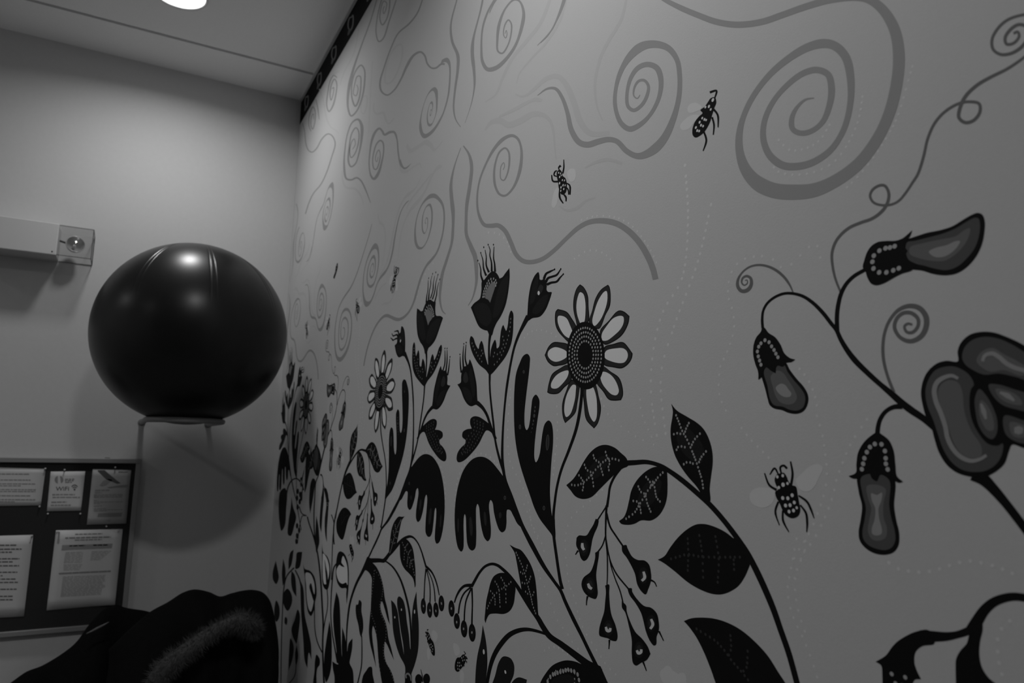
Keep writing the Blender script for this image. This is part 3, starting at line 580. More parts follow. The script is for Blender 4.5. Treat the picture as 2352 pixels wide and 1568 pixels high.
# ---- fringed leaf, cup flower and other low motifs, seen whole in the left half of the print
fl = paint('painted_fringed_leaf', Sh(True).fill(K_, 'c', [(1045,372),(1090,390),(1130,430),(1165,500),(1190,580),(1205,660),(1215,740),(1235,820),(1250,900),(1265,1000,1),(1240,940),(1215,850),(1185,768),(1172,800),(1178,860),(1195,910),(1222,975),(1240,1060),(1250,1130),(1275,1220),(1305,1345,1),(1270,1270),(1235,1190),(1218,1165),(1210,1210),(1210,1290),(1230,1370),(1270,1440),(1300,1520),(1320,1640,1),(1200,1640,1),(1175,1500),(1155,1380),(1145,1250),(1135,1130),(1120,1060),(1100,1010),(1090,1060),(1095,1150),(1110,1260),(1130,1420,1),(1100,1300),(1070,1180),(1058,1060),(1065,950),(1075,850),(1080,740),(1085,620),(1085,540),(1060,490),(1025,465),(990,495,1)]), base=3)
paint('dotted_edge', Sh(True).chain('print_bead', 'c', [(1110,470),(1105,560),(1090,680),(1078,800),(1085,900),(1120,1000),(1135,1150),(1150,1320),(1175,1480)], 22, 6).chain('print_bead', 'c', [(1120,465),(1165,530),(1195,640),(1185,730),(1165,800),(1180,900),(1220,1000),(1225,1120),(1200,1220),(1210,1330),(1260,1430),(1300,1540)], 22, 6), parent=fl, base=7)
cup = paint('painted_cup_flower', Sh(True).fill(SO, 'c', [(1525,670,1),(1530,800),(1545,960),(1548,1100),(1540,1250),(1510,1380),(1478,1470),(1470,1500,1),(1415,1490,1),(1410,1400),(1360,1300),(1320,1180),(1295,1050),(1285,900),(1275,755,1),(1310,790),(1340,870),(1352,960),(1370,1100),(1402,1290,1),(1395,1200),(1370,1050),(1350,900),(1335,800),(1340,735),(1355,720),(1390,750),(1415,830),(1430,960),(1450,1090),(1468,1240),(1478,1230),(1480,1100),(1478,950),(1485,850),(1500,760)])
  .ell('print_pale','c',1377,850,5,12).ell('print_pale','c',1312,925,5,12).ell('print_pale','c',1506,870,6,20), base=3)
paint('calyx', Sh(True).fill(K_, 'c', [(1415,1470),(1472,1480),(1480,1560),(1475,1640),(1415,1640),(1412,1540)]).line('print_glow','c',[(1425,1520),(1420,1490),(1440,1475),(1465,1500),(1472,1545)],[14,18,10]), parent=cup, base=5)
leaf('painted_leaf', 'c', [(963,755),(985,775),(985,860),(1000,950),(1003,1030),(990,1100),(985,1125,1),(970,1090),(955,1000),(935,920),(928,850),(935,800),(950,800)], [[(950,850),(970,950),(985,1050)],[(965,820),(975,900)]], m='print_dim', r=7, st=20, left=True, pn='RL')
for out, inn, pis in (
 ([(780,280),(815,300),(845,360),(860,450),(862,560),(855,680),(840,800,1),(836,700),(835,640),(790,640),(755,600),(735,520),(735,440),(742,350),(760,290)], [(805,325),(828,365),(846,430),(851,520),(848,610),(835,585),(800,597),(770,580),(745,520),(742,460),(775,410),(815,432),(790,395)], [(765,300),(785,330),(790,390),(818,432),(790,425),(770,410),(755,400),(768,350)]),
 ([(600,210,1),(612,290),(650,330),(675,400),(682,500),(672,590),(650,655),(625,645),(605,600),(597,500),(600,380),(598,290)], [(610,300),(640,335),(663,400),(670,480),(656,560),(640,600),(622,600),(610,560),(605,450),(606,360)], [(625,360),(640,440),(652,500),(655,570),(643,600),(635,520),(628,430)]),
 ([(415,395,1),(430,450),(480,470),(520,520),(540,600),(546,700),(530,780),(515,870),(490,912),(465,880),(445,780),(435,650),(430,540),(420,460)], [(440,490),(480,495),(515,560),(528,640),(522,730),(505,830),(488,870),(468,840),(450,740),(444,620)], [(490,590),(515,680),(535,730),(522,770),(495,700),(475,620)])):
    b = paint('painted_bell_flower', Sh(True).fill(K_, 'c', out), 'RL', base=3)
    paint('bell_face', Sh(True).fill('print_pale', 'c', inn).fill(K_, 'c', pis), 'RL', parent=b, base=6)
for fr, out in (('c', [(740,675,1),(765,750),(775,850),(780,1000),(785,1150),(790,1260),(795,1400),(750,1370),(740,1250),(715,1050),(708,900),(720,780)]),
 ('c', [(700,1355,1),(755,1385),(790,1340),(792,1200),(797,1020,1),(825,1120),(838,1220),(845,1260),(860,1180),(898,1130,1),(895,1220),(880,1310),(870,1370),(900,1440),(908,1530),(900,1640),(740,1640),(720,1500),(705,1420)]),
 ('c', [(672,960,1),(690,1080),(695,1250),(690,1400),(670,1500),(640,1560),(622,1480),(620,1330),(640,1160)]),
 ('c', [(545,1290),(575,1330),(575,1390),(555,1420),(545,1480),(540,1600),(515,1600),(525,1450),(530,1350)]),
 ('c', [(995,1640),(1000,1500),(1030,1450),(1060,1410),(1085,1410),(1095,1480),(1110,1640)]),
 ('b', [(470,972),(490,990),(480,1080),(465,1180),(445,1290,1),(435,1200),(438,1100),(450,1010)]),
 ('b', [(560,1050),(566,1150),(555,1300),(545,1460,1),(530,1400),(535,1250),(548,1130)]),
 ('b', [(565,1060),(595,1110),(608,1180),(605,1300),(595,1430),(595,1550,1),(580,1480),(575,1350),(590,1200),(578,1120)]),
 ('b', [(415,690,1),(428,730),(440,760),(450,670,1),(456,760),(445,880),(425,980),(410,1060),(395,1100),(398,950),(405,800)]),
 ('b', [(500,1310,1),(520,1420),(522,1568),(500,1640),(490,1500)])):
    paint('painted_leaf', Sh(True).fill(K_ if fr == 'c' else SO, fr, out), 'RL' if fr == 'c' else 'L', base=3)
paint('painted_bud', Sh(True).ell(K_,'E',50,1535,32,48).ell(K_,'E',122,1532,32,50).line(K_,'E',[(70,1445),(82,1500),(86,1560)],[5,9,10]), 'RLF', base=3)
# ---- crowded growth by the corner, where the next repeat runs down behind the coats
def lone(out, fr='c', m=SO): paint('painted_leaf', Sh(True).fill(m, fr, out), 'L', base=3)
for o_ in ([(145,370,1),(165,460),(175,540),(150,600),(120,560),(115,490)], [(218,350,1),(240,450),(235,570),(215,620,1),(205,500)], [(320,262,1),(312,340),(295,420),(270,460,1),(272,360),(290,290)], [(355,292),(405,285,1),(395,370),(375,440),(340,452),(345,360)],
 [(260,645),(300,700),(303,790),(262,862),(222,800),(222,690)], [(300,470,1),(330,510),(345,620),(347,725,1),(310,660),(295,560)], [(360,850),(382,900),(372,1050),(350,1190,1),(315,1120),(300,1040),(330,950)],
 [(385,560,1),(415,640),(430,900),(470,1080),(492,1200),(495,1340,1),(470,1270),(455,1420,1),(430,1350),(415,1150),(395,900),(388,700)], [(240,920),(258,940),(250,1000),(232,980)], [(150,760),(180,820),(178,930),(150,970),(130,880)],
 [(545,20,1),(570,120),(568,220),(550,250),(540,130)], [(290,1130),(320,1200),(310,1330),(270,1450,1),(275,1280)], [(350,1190,1),(365,1300),(345,1400),(335,1290)]): lone(o_)
for o_ in ([(175,1090),(215,1060),(235,1100),(228,1250),(215,1400),(185,1445),(165,1350),(160,1200)], [(275,1140,1),(290,1230),(318,1320),(300,1400),(270,1490),(245,1480),(250,1350),(268,1240)]): lone(o_, 'b')
for fr, pts, wd in (('c', [(325,440),(255,520),(225,640),(210,900),(200,1250),(195,1600)], [14,10,10,9]), ('c', [(335,462),(380,560),(402,700),(410,820)], [12,14,10]), ('c', [(250,1600),(330,1500),(345,1390)], [9,9,8]),
 ('b', [(230,1130),(245,1050),(280,990),(320,975),(360,1010),(385,1080)], [10,12,12]), ('b', [(345,1225),(370,1290),(412,1310)], [8,9,10]), ('b', [(330,1560),(350,1400),(375,1310),(400,1310)], [6,7,8])):
    paint('painted_stem', Sh(True).line(SO, fr, pts, wd), 'L', base=2)
for cl in ([(332,1090),(354,1118),(326,1150),(350,1182),(331,1232)], [(326,1400),(345,1440),(326,1490),(320,1540)]):
    c_ = Sh(True)
    for x, y in cl: c_.ell(SO, 'b', x, y, 11, 26)
    paint('painted_blossom', c_, 'L', base=3)
# ---- low domed bloom at the foot of the stems
dome = paint('painted_dome', Sh().fill(K_, 'F', [(-60,1700),(-30,1568),(20,1480),(80,1410),(150,1375),(210,1363),(290,1375),(380,1418,1),(430,1460),(500,1500),(560,1568),(600,1700)]).fill(SO,'F',[(60,1640),(80,1540),(150,1500),(230,1490),(285,1530),(300,1640)]), 'R', base=3)
paint('bead_row', Sh().dots('print_bead','F',[(20,1600),(38,1555),(62,1512),(86,1490),(105,1484),(127,1475),(152,1467),(177,1460),(200,1452),(224,1448),(250,1455),(278,1464),(308,1490),(320,1540)],21), 'R', parent=dome, base=8)
# ---- bean-pod vine: tendrils
for fr, pts, wd in (
 ('I', [(680,475),(650,410),(600,340),(530,280),(450,242),(370,230),(290,247),(220,300),(182,370),(185,430),(220,465),(270,455),(302,410),(298,350),(262,330),(225,350),(218,390),(240,412),(268,395),(265,365),(247,370)], [12,24,26,22,18,16,30,36,26,16,8]),
 ('I', [(1110,480),(1060,350),(1035,230),(1030,130),(1055,40),(1100,-30),(1184,-103),(1284,-148),(1384,-183),(1454,-228),(1509,-288),(1539,-358),(1539,-428),(1504,-483),(1454,-483),(1394,-443),(1374,-388),(1404,-333),(1474,-308),(1564,-313),(1634,-348),(1694,-418),(1754,-508),(1804,-588),(1855,-744),(1893,-906),(1955,-1044),(2043,-1144),(2168,-1219),(2268,-1237),(2355,-1219),(2362,-1144),(2305,-1069),(2230,-1050),(2174,-1094),(2180,-1169),(2230,-1281),(2330,-1381),(2455,-1456),(2605,-1531),(2753,-1631),(2860,-1731),(2925,-1840),(2910,-1965),(2835,-2020),(2740,-2016),(2615,-1975),(2527,-1900),(2471,-1794),(2483,-1706),(2552,-1662),(2652,-1675),(2752,-1744),(2802,-1831),(2790,-1906),(2715,-1931),(2640,-1888),(2590,-1813),(2602,-1756),(2665,-1763),(2715,-1825),(2702,-1866),(2665,-1850)], [20,26,28,30,24,22,26,26,26,30,34,30,24,26,26,28,32,30,24]),
 ('K', [(405,710),(350,570),(312,420),(306,280),(325,160),(370,55),(450,-34),(550,-68),(640,-44),(695,36),(690,136),(640,214),(550,250),(460,214),(410,126),(430,46),(490,-4),(560,-4),(620,46),(620,116),(570,170),(520,166),(500,116),(530,92),(570,101)], [30,28,30,28,30,44,52,46,34,34,36,30,22])):
    paint('painted_tendril', Sh().line('print_tendril', fr, pts, wd), 'RL', base=1)
# ---- three pods
POD = [
 ('I', [(405,785),(390,830),(350,880),(325,950),(322,1040),(340,1120),(365,1190),(368,1262,1),(395,1240),(420,1170),(440,1150),(480,1180),(525,1205,1),(530,1150),(545,1135),(590,1145),(620,1110),(665,1103),(700,1080,1),(650,1065),(600,1020),(570,950),(520,880),(460,840),(425,795)],
  [(370,1150),(400,1250),(430,1350),(450,1430),(470,1490),(510,1520),(580,1535),(640,1560),(720,1568),(780,1540),(815,1470),(815,1400),(780,1330),(710,1250),(650,1170),(615,1110),(500,1080)],
  [(420,1180),(450,1320),(475,1440),(510,1490),(590,1505),(650,1532),(720,1538),(770,1510),(790,1450),(785,1400),(750,1340),(690,1270),(630,1190),(600,1130),(500,1110)],
  [(480,1230),(500,1330),(520,1400),(560,1460),(630,1485),(690,1470),(715,1420),(690,1350),(640,1270),(590,1200),(540,1180)],
  [(545,1310),(575,1297),(610,1310),(640,1350),(665,1385),(655,1412),(610,1418),(570,1400),(540,1370),(525,1335)],
  [(392,1127),(380,1090),(368,1052),(360,1008),(372,965),(392,935),(428,907),(465,925),(488,962),(510,995),(527,1028),(545,1060)], 18),
 ('J', [(125,840),(140,770),(160,710),(200,650),(260,612),(340,602),(420,600),(480,580),(520,550),(570,505,1),(550,560),(520,600),(500,650),(530,690,1),(505,750),(540,790),(600,830),(560,870),(480,895),(400,935),(320,980),(250,1000),(200,985),(165,930),(150,880)],
  [(480,600),(560,575),(700,530),(820,505),(930,470),(1030,410),(1110,365),(1160,350),(1200,365),(1222,420),(1220,520),(1195,640),(1140,750),(1060,840),(970,895),(870,912),(760,900),(660,870),(580,860),(490,840),(470,720)],
  [(520,620),(600,600),(720,570),(850,535),(960,490),(1060,430),(1130,395),(1165,400),(1180,450),(1170,560),(1130,670),(1060,760),(980,830),(880,865),(770,850),(680,825),(600,805),(530,760)],
  [(550,660),(680,620),(820,590),(960,560),(1050,500),(1090,490),(1080,560),(1030,650),(950,730),(860,780),(740,780),(640,760),(550,720)],
  [(720,700),(780,665),(880,640),(960,605),(1000,605),(980,650),(920,710),(850,745),(770,745)],
  [(412,650),(370,662),(330,668),(275,690),(225,735),(212,790),(222,850),(273,885),(338,885),(400,867),(450,848)], 22),
 ('M', [(1245,165),(1190,195),(1120,260),(1070,350),(1055,450),(1050,530),(985,560,1),(1020,580),(1080,580),(1110,550),(1170,535),(1195,580),(1240,605),(1270,550),(1330,560),(1380,590),(1440,620),(1475,610,1),(1420,560),(1405,450),(1390,330),(1350,240),(1290,190)],
  [(1070,540),(1075,700),(1105,830),(1095,940),(1075,1060),(1085,1140),(1140,1210),(1220,1255),(1310,1268),(1390,1245),(1435,1180),(1440,1070),(1415,960),(1395,830),(1395,580),(1250,520)],
  [(1100,570),(1110,720),(1140,840),(1130,950),(1110,1060),(1120,1130),(1170,1185),(1240,1215),(1320,1225),(1375,1200),(1405,1140),(1400,1050),(1370,940),(1350,820),(1352,600),(1250,540)],
  [(1150,650),(1160,760),(1190,850),(1170,960),(1160,1060),(1200,1130),(1270,1140),(1320,1110),(1330,1030),(1300,930),(1300,800),(1320,680),(1250,640)],
  [(1190,715),(1240,730),(1285,710),(1280,780),(1255,850),(1260,940),(1285,1040),(1280,1080),(1235,1095),(1200,1080),(1195,1030),(1220,950),(1225,850),(1195,780)],
  [(1105,498),(1117,450),(1128,400),(1150,345),(1178,300),(1222,272),(1282,275),(1313,335),(1320,400),(1322,450),(1338,500)], 22),
]
for fr, sh, bo, i1, i2, li, beads, r in POD:
    p = paint('painted_pod', Sh().fill(K_, fr, bo).fill(SL, fr, i1).fill(MD, fr, i2).fill('print_glow', fr, li), 'RL', base=3)
    paint('pod_cap', Sh().fill(K_, fr, sh), 'RL', parent=p, base=9)
    b = Sh().dots('print_bead', fr, beads, r); paint('bead_row', b, 'RL', parent=p, base=14)
# ---- bean blossom
bn = paint('painted_bean_blossom', Sh().fill(K_, 'K', [(980,430),(880,425),(790,450),(710,520),(665,610),(648,720),(665,830),(690,920),(740,1020),(770,1130),(810,1250),(880,1360),(970,1430),(1080,1465),(1200,1475),(1310,1430),(1400,1350),(1440,1240),(1470,1180),(1600,1215),(1720,1180),(1760,1000),(1740,800),(1800,600),(1740,390),(1568,280),(1420,210),(1300,170),(1190,165),(1090,190),(1010,260),(978,340)]), 'RL', base=3)
for m1, m2, out, inn in (
 (SL, MD, [(960,480),(860,480),(780,510),(730,570),(695,660),(690,740),(710,840),(760,960),(800,1080),(850,1220),(920,1330),(1010,1400),(1120,1425),(1240,1410),(1330,1350),(1380,1260),(1385,1170),(1340,1190),(1250,1170),(1150,1050),(1100,930),(1085,780),(1100,680),(1125,640),(1080,550)], [(900,600),(830,640),(800,720),(830,850),(890,1000),(930,1130),(1000,1250),(1100,1300),(1190,1280),(1190,1190),(1100,1050),(1040,880),(1020,700),(980,620)]),
 (SL, MD, [(1020,400),(1040,310),(1110,240),(1220,210),(1340,225),(1450,270),(1568,340),(1700,430),(1740,540),(1650,610),(1500,570),(1350,540),(1220,550),(1120,510),(1050,460)], [(1150,430),(1190,350),(1290,310),(1400,370),(1520,430),(1620,510),(1560,560),(1400,510),(1260,520)]),
 (SL, MD, [(1175,680),(1135,760),(1140,880),(1170,1010),(1230,1100),(1290,1130),(1330,1080),(1335,960),(1290,830),(1230,730)], [(1190,780),(1170,860),(1195,970),(1250,1050),(1300,1050),(1300,950),(1250,830)]),
 (SL, MD, [(1260,640),(1350,640),(1480,680),(1620,730),(1690,830),(1620,880),(1500,860),(1380,820),(1290,730)], [(1320,680),(1420,690),(1530,750),(1560,820),(1450,810),(1360,760)]),
 (SL, MD, [(1400,920),(1568,960),(1700,1000),(1700,1120),(1600,1170),(1500,1150),(1410,1080)], [(1450,980),(1568,1000),(1640,1060),(1560,1120),(1470,1090)])):
    paint('bean_lobe', Sh().fill(m1, 'K', out).fill(m2, 'K', inn), 'RL', parent=bn, base=6)
for pts, wd in (([(985,585),(930,560),(860,575),(795,620),(770,690),(785,790),(830,900),(870,1020),(890,1120),(940,1220),(1010,1290),(1100,1325),(1180,1310),(1240,1275)], [26,44,44,42,42,40,28]), ([(1205,430),(1225,380),(1290,360),(1350,390),(1420,450),(1500,490),(1568,510),(1640,540)], [30,40,40,36]), ([(1190,810),(1215,880),(1235,950)], [20,46,20]), ([(1360,710),(1430,740),(1490,785)], [20,50,20]), ([(1490,1050),(1530,1050),(1570,1055)], [50,80,50])):
    paint('bean_shine', Sh().line('print_glow', 'K', pts, wd), 'RL', parent=bn, base=14)
bl = paint('painted_bean_blossom', Sh(True).fill(K_, 'b', [(500,665),(520,700),(540,770),(542,850),(522,930),(505,952),(480,910),(466,840),(475,760),(485,690)]).fill(SL,'b',[(500,690),(515,730),(512,810),(495,900),(482,880),(475,820),(485,730)]).fill(DK,'b',[(522,760),(530,830),(518,900),(508,870),(515,800)]), 'RL', base=3)
# ---- sheathed flower leaving the frame at the lower right
fs = paint('painted_sheath', Sh().fill(K_, 'H', [(720,1092),(600,1105),(520,1140),(440,1190),(390,1240),(330,1320),(240,1375,1),(290,1410),(300,1500),(302,1700,1),(560,1700,1),(590,1540),(650,1532,1),(610,1450),(590,1380),(600,1290),(660,1235),(770,1212)]).dots('print_bead','H',[(385,1485),(507,1515),(420,1570),(480,1590)],20), 'RL', base=3)
paint('painted_leaf', Sh().fill(K_, 'H', [(1190,1000),(1100,1060),(1075,1160),(1060,1210),(1000,1280),(965,1350),(960,1450),(970,1700,1),(1400,1700,1),(1340,1590),(1260,1520),(1200,1430),(1175,1320),(1180,1200),(1205,1080)]), 'RL', base=3)
# ---- bees
def bee(fr, body, dots, limbs, wings, pn='RLF', left=False):
    s = Sh(left).fill(K_, fr, body)
    b = paint('painted_bee', s, pn, base=4)
    for wg in wings: paint('bee_wing', Sh(left).fill('print_wing', fr, wg), pn, parent=b, base=1)
    l = Sh(left)
    for pts, wd in limbs: l.line(K_, fr, pts, wd)
    paint('bee_legs', l, pn, parent=b, base=5)
    paint('bee_spots', Sh(left).dots('print_dot', fr, dots, 8), pn, parent=b, base=9)
bee('M', [(318,590),(340,545),(375,535),(400,530),(430,570),(440,600),(470,640),(510,655),(525,720),(540,800),(550,870),(530,920),(480,940),(430,920),(395,880),(365,810),(330,745),(325,700),(350,680),(330,640)],
 [(343,567,15),(392,557,15),(395,638,20),(435,627,14),(357,663,15),(392,758,18),(438,760,18),(477,733,18),(417,825,18),(458,822,18),(496,798,17),(449,880,17),(489,870,17),(518,845,14)],
 [([(350,540),(318,490),(275,547)],[14,18,10]),([(378,535),(370,480),(400,465),(430,492)],[16,18,20]),([(335,685),(270,640),(228,533)],[22,18,12]),([(465,645),(480,540),(462,428)],[22,20,14]),([(352,790),(325,880),(362,1002)],[18,18,9]),([(392,870),(395,960),(447,1062)],[16,20,9]),([(535,735),(610,790),(650,870),(674,938)],[14,20,20,9]),([(550,820),(600,890),(612,980),(608,1062)],[14,20,20,9])],
 [[(320,690),(250,665),(150,670),(100,710),(95,770),(130,820),(220,845),(300,800)],[(510,600),(570,530),(650,465),(720,455),(752,490),(720,570),(680,650),(630,695),(560,690)]])
bee('O', [(735,708),(765,703),(775,740),(760,780),(745,830),(730,880),(690,950),(655,980),(625,992),(605,975),(603,930),(620,880),(650,840),(675,815),(660,795),(690,770),(715,735)],
 [(750,722,13),(697,773,9),(722,768,11),(735,790,9),(674,852,9),(690,862,10),(702,866,8),(655,882,10),(665,903,10),(680,910,9),(628,920,10),(638,942,10),(652,945,9)],
 [([(765,705),(776,655),(728,667)],[10,14,16]),([(755,788),(785,830),(788,918)],[16,14,8]),([(745,845),(758,900),(753,972)],[14,13,8]),([(683,945),(703,1010),(680,1088)],[14,14,7])],
 [[(672,775),(630,742),(585,752),(566,785),(580,815),(640,800)],[(655,835),(600,830),(545,865),(513,910),(530,938),(575,930),(610,890)]])
bee('P', [(880,1240),(900,1222),(918,1245),(920,1265),(942,1285),(952,1330),(942,1390),(915,1402),(895,1360),(888,1310),(880,1275)],
 [(893,1245,7),(906,1250,7),(900,1275,8),(912,1264,6),(900,1320,9),(920,1298,7),(935,1300,7),(925,1335,9),(940,1335,7),(910,1350,9),(930,1362,8),(908,1375,8)],
 [([(888,1308),(852,1305),(842,1260)],[13,12,8]),([(922,1250),(930,1210),(930,1150)],[12,10,6]),([(882,1272),(860,1262),(868,1235),(882,1230)],[6,10,11,8]),([(902,1235),(893,1208),(908,1193)],[7,9,16]),([(950,1320),(972,1335),(975,1402)],[9,13,9]),([(945,1345),(962,1370),(965,1402)],[9,11,8]),([(900,1365),(902,1425),(926,1464)],[9,14,8]),([(922,1392),(945,1420),(946,1450)],[9,14,8])],
 [[(955,1240),(980,1215),(1005,1218),(1016,1255),(1005,1300),(980,1310),(960,1280)],[(885,1350),(890,1400),(878,1470),(858,1498),(843,1485),(848,1430),(865,1370)]])
bee('E', [(425,1335),(450,1310),(475,1330),(470,1385),(440,1430),(405,1467),(380,1450),(378,1390),(398,1340)],
 [(405,1385,8),(420,1385,8),(400,1410,8),(418,1415,9),(434,1410,8),(405,1440,8),(421,1445,8),(440,1342,8),(455,1332,7),(448,1365,8),(463,1360,7)],
 [([(452,1315),(472,1305),(458,1280)],[6,8,5]),([(468,1340),(488,1350),(475,1325)],[8,9,6]),([(465,1370),(482,1372),(483,1388)],[6,8,5]),([(455,1400),(460,1410),(455,1420)],[8,8,5])],
 [[(365,1212),(400,1220),(422,1265),(418,1308),(388,1322),(366,1270)],[(432,1450),(455,1470),(457,1540),(440,1575),(424,1540)]])
bee('a', [(690,405),(693,440),(685,480),(672,520),(662,545),(655,530),(668,490),(675,440)], [(685,430,5),(680,455,5),(674,485,4)], [([(660,525),(655,540),(665,548)],[5,5,4])], [], 'RL', True)
bee('c', [(868,215),(885,210),(898,250),(910,290),(905,330),(890,320),(872,270)], [(880,235,5),(890,265,5),(895,295,5)], [([(885,320),(895,350),(890,385)],[6,5,4]),([(872,305),(862,318),(855,325)],[5,5,4]),([(900,320),(905,340),(895,365)],[5,5,4])], [[(870,150),(900,140),(915,180),(905,215),(880,200)]], 'RL', True)
paint('painted_butterfly_wing', Sh().fill('print_wing','F',[(1085,1568),(1070,1500),(1085,1430),(1115,1412),(1150,1430),(1158,1490),(1140,1568),(1110,1620)]).fill('print_wing','F',[(1170,1600),(1190,1530),(1225,1480),(1265,1478),(1287,1520),(1270,1600),(1210,1650)]), 'RL', base=1)
# ---- dark border band along the top, with one small diamond motif every nine inches
bz0, bz1 = EYE + 1.4225, CEIL - 0.010
band = boxobj('border_band', (XL + 0.0005, YW - 0.0012, bz0), (XR, YW, bz1), 'print_black', mural)
ds = Sh(True)
ds.line('print_grey', 'e', [(672,205),(686,182),(690,250),(681,318),(655,368),(632,335),(632,265),(648,215)], [14,15], closed=True)
ds.fill('print_mid', 'e', [(640,352),(625,395),(624,428),(640,415),(655,385),(668,350)])
dm = paint('border_motif', ds, 'L', base=2)['L']
for k in range(-3, 21):
    if k == 0: continue
    q = dm.copy(); C.objects.link(q); q.parent = mural
    q.matrix_world = Matrix.Translation((0.2286*k, 0, 0)) @ dm.matrix_basis

# ------------------------------------------------------------------ exercise ball
BC = Vector((-2.720, 0.1987, EYE + 0.3692)); BR = 0.3150
ball = empty('exercise_ball', (BC.x, BC.y, BC.z - BR)); tag(ball, 'large black rubber exercise ball resting in a wall ring above the coats', 'ball')
# moulded double ribs run down from the top every 45 degrees
GR = [math.radians(5.7 + 45*k) for k in range(8)]
AZ = sorted(set([2*math.pi*k/180 for k in range(180)] + [(g + q_*0.0042) % (2*math.pi) for g in GR for q_ in range(-18, 19)]))
n1, n2 = len(AZ), 96; v, f = [], []
for i in range(n2 + 1):
    th = math.pi * i / n2; sn = math.sin(th)
    fade = 0.5 + 0.5 * math.cos(min(1.0, max(0.0, (th - 0.85) / 0.55)) * math.pi); fade *= min(1.0, max(0.0, (th - 0.25) / 0.2))
    for a in AZ:
        d = 0.0
        for g in GR:
            e = (a - g + math.pi) % (2*math.pi) - math.pi
            if abs(e) < 0.12:
                for o_ in (-0.030, 0.030): d -= 0.0016 * math.exp(-((e - o_) / 0.0085) ** 2)
        r = BR + d * fade
        v.append((r * sn * math.cos(a), r * sn * math.sin(a), BR + r * math.cos(th)))
for i in range(n2):
    for k in range(n1): f.append((i*n1+k, (i+1)*n1+k, (i+1)*n1+(k+1) % n1, i*n1+(k+1) % n1))
obj('ball_skin', v, f, 'ball_rubber', ball, smooth=True)
vp, fp = ring_profile([(0.0, 0.0), (0.006, 0.0), (0.009, 0.002)], 16)
obj('valve_plug', [(x - 0.0, y, z + 0.0005) for x, y, z in vp], fp, 'ball_rubber', ball)
# ring bracket under it
RR = 0.120; rz = BC.z - 0.3020
rk = empty('ball_holder', (XL, BC.y, rz)); tag(rk, 'grey tube ring bracket on the wall under the black exercise ball', 'wall bracket')
path = [Vector((XL + 0.004, BC.y - RR, rz)), Vector((XL + 0.2, BC.y - RR, rz))]
path += [Vector((BC.x + RR*math.sin(t), BC.y - RR*math.cos(t), rz)) for t in [math.pi*k/28 for k in range(29)]]
path += [Vector((XL + 0.2, BC.y + RR, rz)), Vector((XL + 0.004, BC.y + RR, rz))]
tv, tf = tube(path, 0.0095, 12); o = obj('ring_tube', tv, tf, 'bracket_metal', None, smooth=True); child(o, rk)
for sgn in (-1, 1):
    v, f = ring_profile([(0.0, 0.004), (0.012, 0.004), (0.0135, 0.002), (0.0135, 0.0)], 24)
    o = obj('wall_flange', [(XL + z, BC.y + sgn*RR + x, rz + y) for x, y, z in v], f, 'bracket_metal'); child(o, rk)

# ------------------------------------------------------------------ emergency light unit
ey0, ey1 = -0.62, -0.257; ez0, ez1 = EYE + 0.6615, EYE + 0.7805; ex1 = XL + 0.12
em = empty('emergency_light', (XL, -0.257, ez0)); tag(em, 'white emergency light box with a round lamp in a clear plastic end cover', 'emergency light')
o = boxobj('housing', (XL, ey0, ez0), (ex1, ey1, ez1), 'housing', None, bevel=0.003); child(o, em)
v, f = ring_profile([(0.0, 0.0012), (0.0022, 0.0012), (0.0028, 0.0)], 12)
o = obj('screw', [(ex1 + z, ey1 - 0.013 + x, ez0 + 0.012 + y) for x, y, z in v], f, 'gap_dark'); child(o, em)
cy0, cy1 = -0.2565, -0.146; cz0, cz1 = EYE + 0.664, EYE + 0.776; cx1 = ex1 - 0.002; tk = 0.0015
for nm, lo, hi in (('front_pane', (cx1 - tk, cy0, cz0), (cx1, cy1, cz1)), ('bottom_pane', (XL + 0.001, cy0, cz0), (cx1 - tk, cy1, cz0 + tk)), ('top_pane', (XL + 0.001, cy0, cz1 - tk), (cx1 - tk, cy1, cz1)), ('side_pane', (XL + 0.001, cy1 - tk, cz0 + tk), (cx1 - tk, cy1, cz1 - tk))):
    o = boxobj(nm, lo, hi, 'clear_plastic'); child(o, em)
ed = 0.0014
for a, b in (((cx1, cy0, cz1), (cx1, cy1, cz1)), ((cx1, cy1, cz1), (cx1, cy1, cz0)), ((cx1, cy0, cz0), (cx1, cy1, cz0)), ((cx1, cy1, cz0), (XL + 0.002, cy1, cz0)), ((XL + 0.002, cy0, cz0), (XL + 0.002, cy1, cz0)), ((cx1, cy1, cz1), (XL + 0.002, cy1, cz1)), ((XL + 0.002, cy1, cz0), (XL + 0.002, cy1, cz1))):
    tv, tf = tube([Vector(a), Vector(b)], ed, 6); o = obj('cover_edge', tv, tf, 'clear_edge'); child(o, em)
hc = Vector((XL + 0.060, -0.205, EYE + 0.722))
ax = Vector((0.93, 0.20, 0.22)).normalized(); s1 = ax.cross(Vector((0, 0, 1))).normalized(); s2 = s1.cross(ax)
def dish(prof, seg=32):
    v, f = ring_profile(prof, seg); return [hc + ax*z + s1*x + s2*y for x, y, z in v], f
v, f = dish([(0.004, -0.022), (0.016, -0.017), (0.025, -0.006), (0.030, 0.010), (0.0315, 0.012), (0.033, 0.010), (0.028, -0.008), (0.018, -0.021), (0.004, -0.026)])
head = obj('lamp_head', v, f, 'chrome', None, smooth=True); child(head, em)
v, f = dish([(0.0, 0.018), (0.012, 0.0165), (0.022, 0.014), (0.030, 0.0105)])
o = obj('lens', v, f, 'lens_glass', None, smooth=True); o.parent = head
v, f = dish([(0.0, -0.004), (0.005, -0.006), (0.006, -0.014), (0.004, -0.022)], 16)
o = obj('bulb', v, f, 'paper', None, smooth=True); o.parent = head
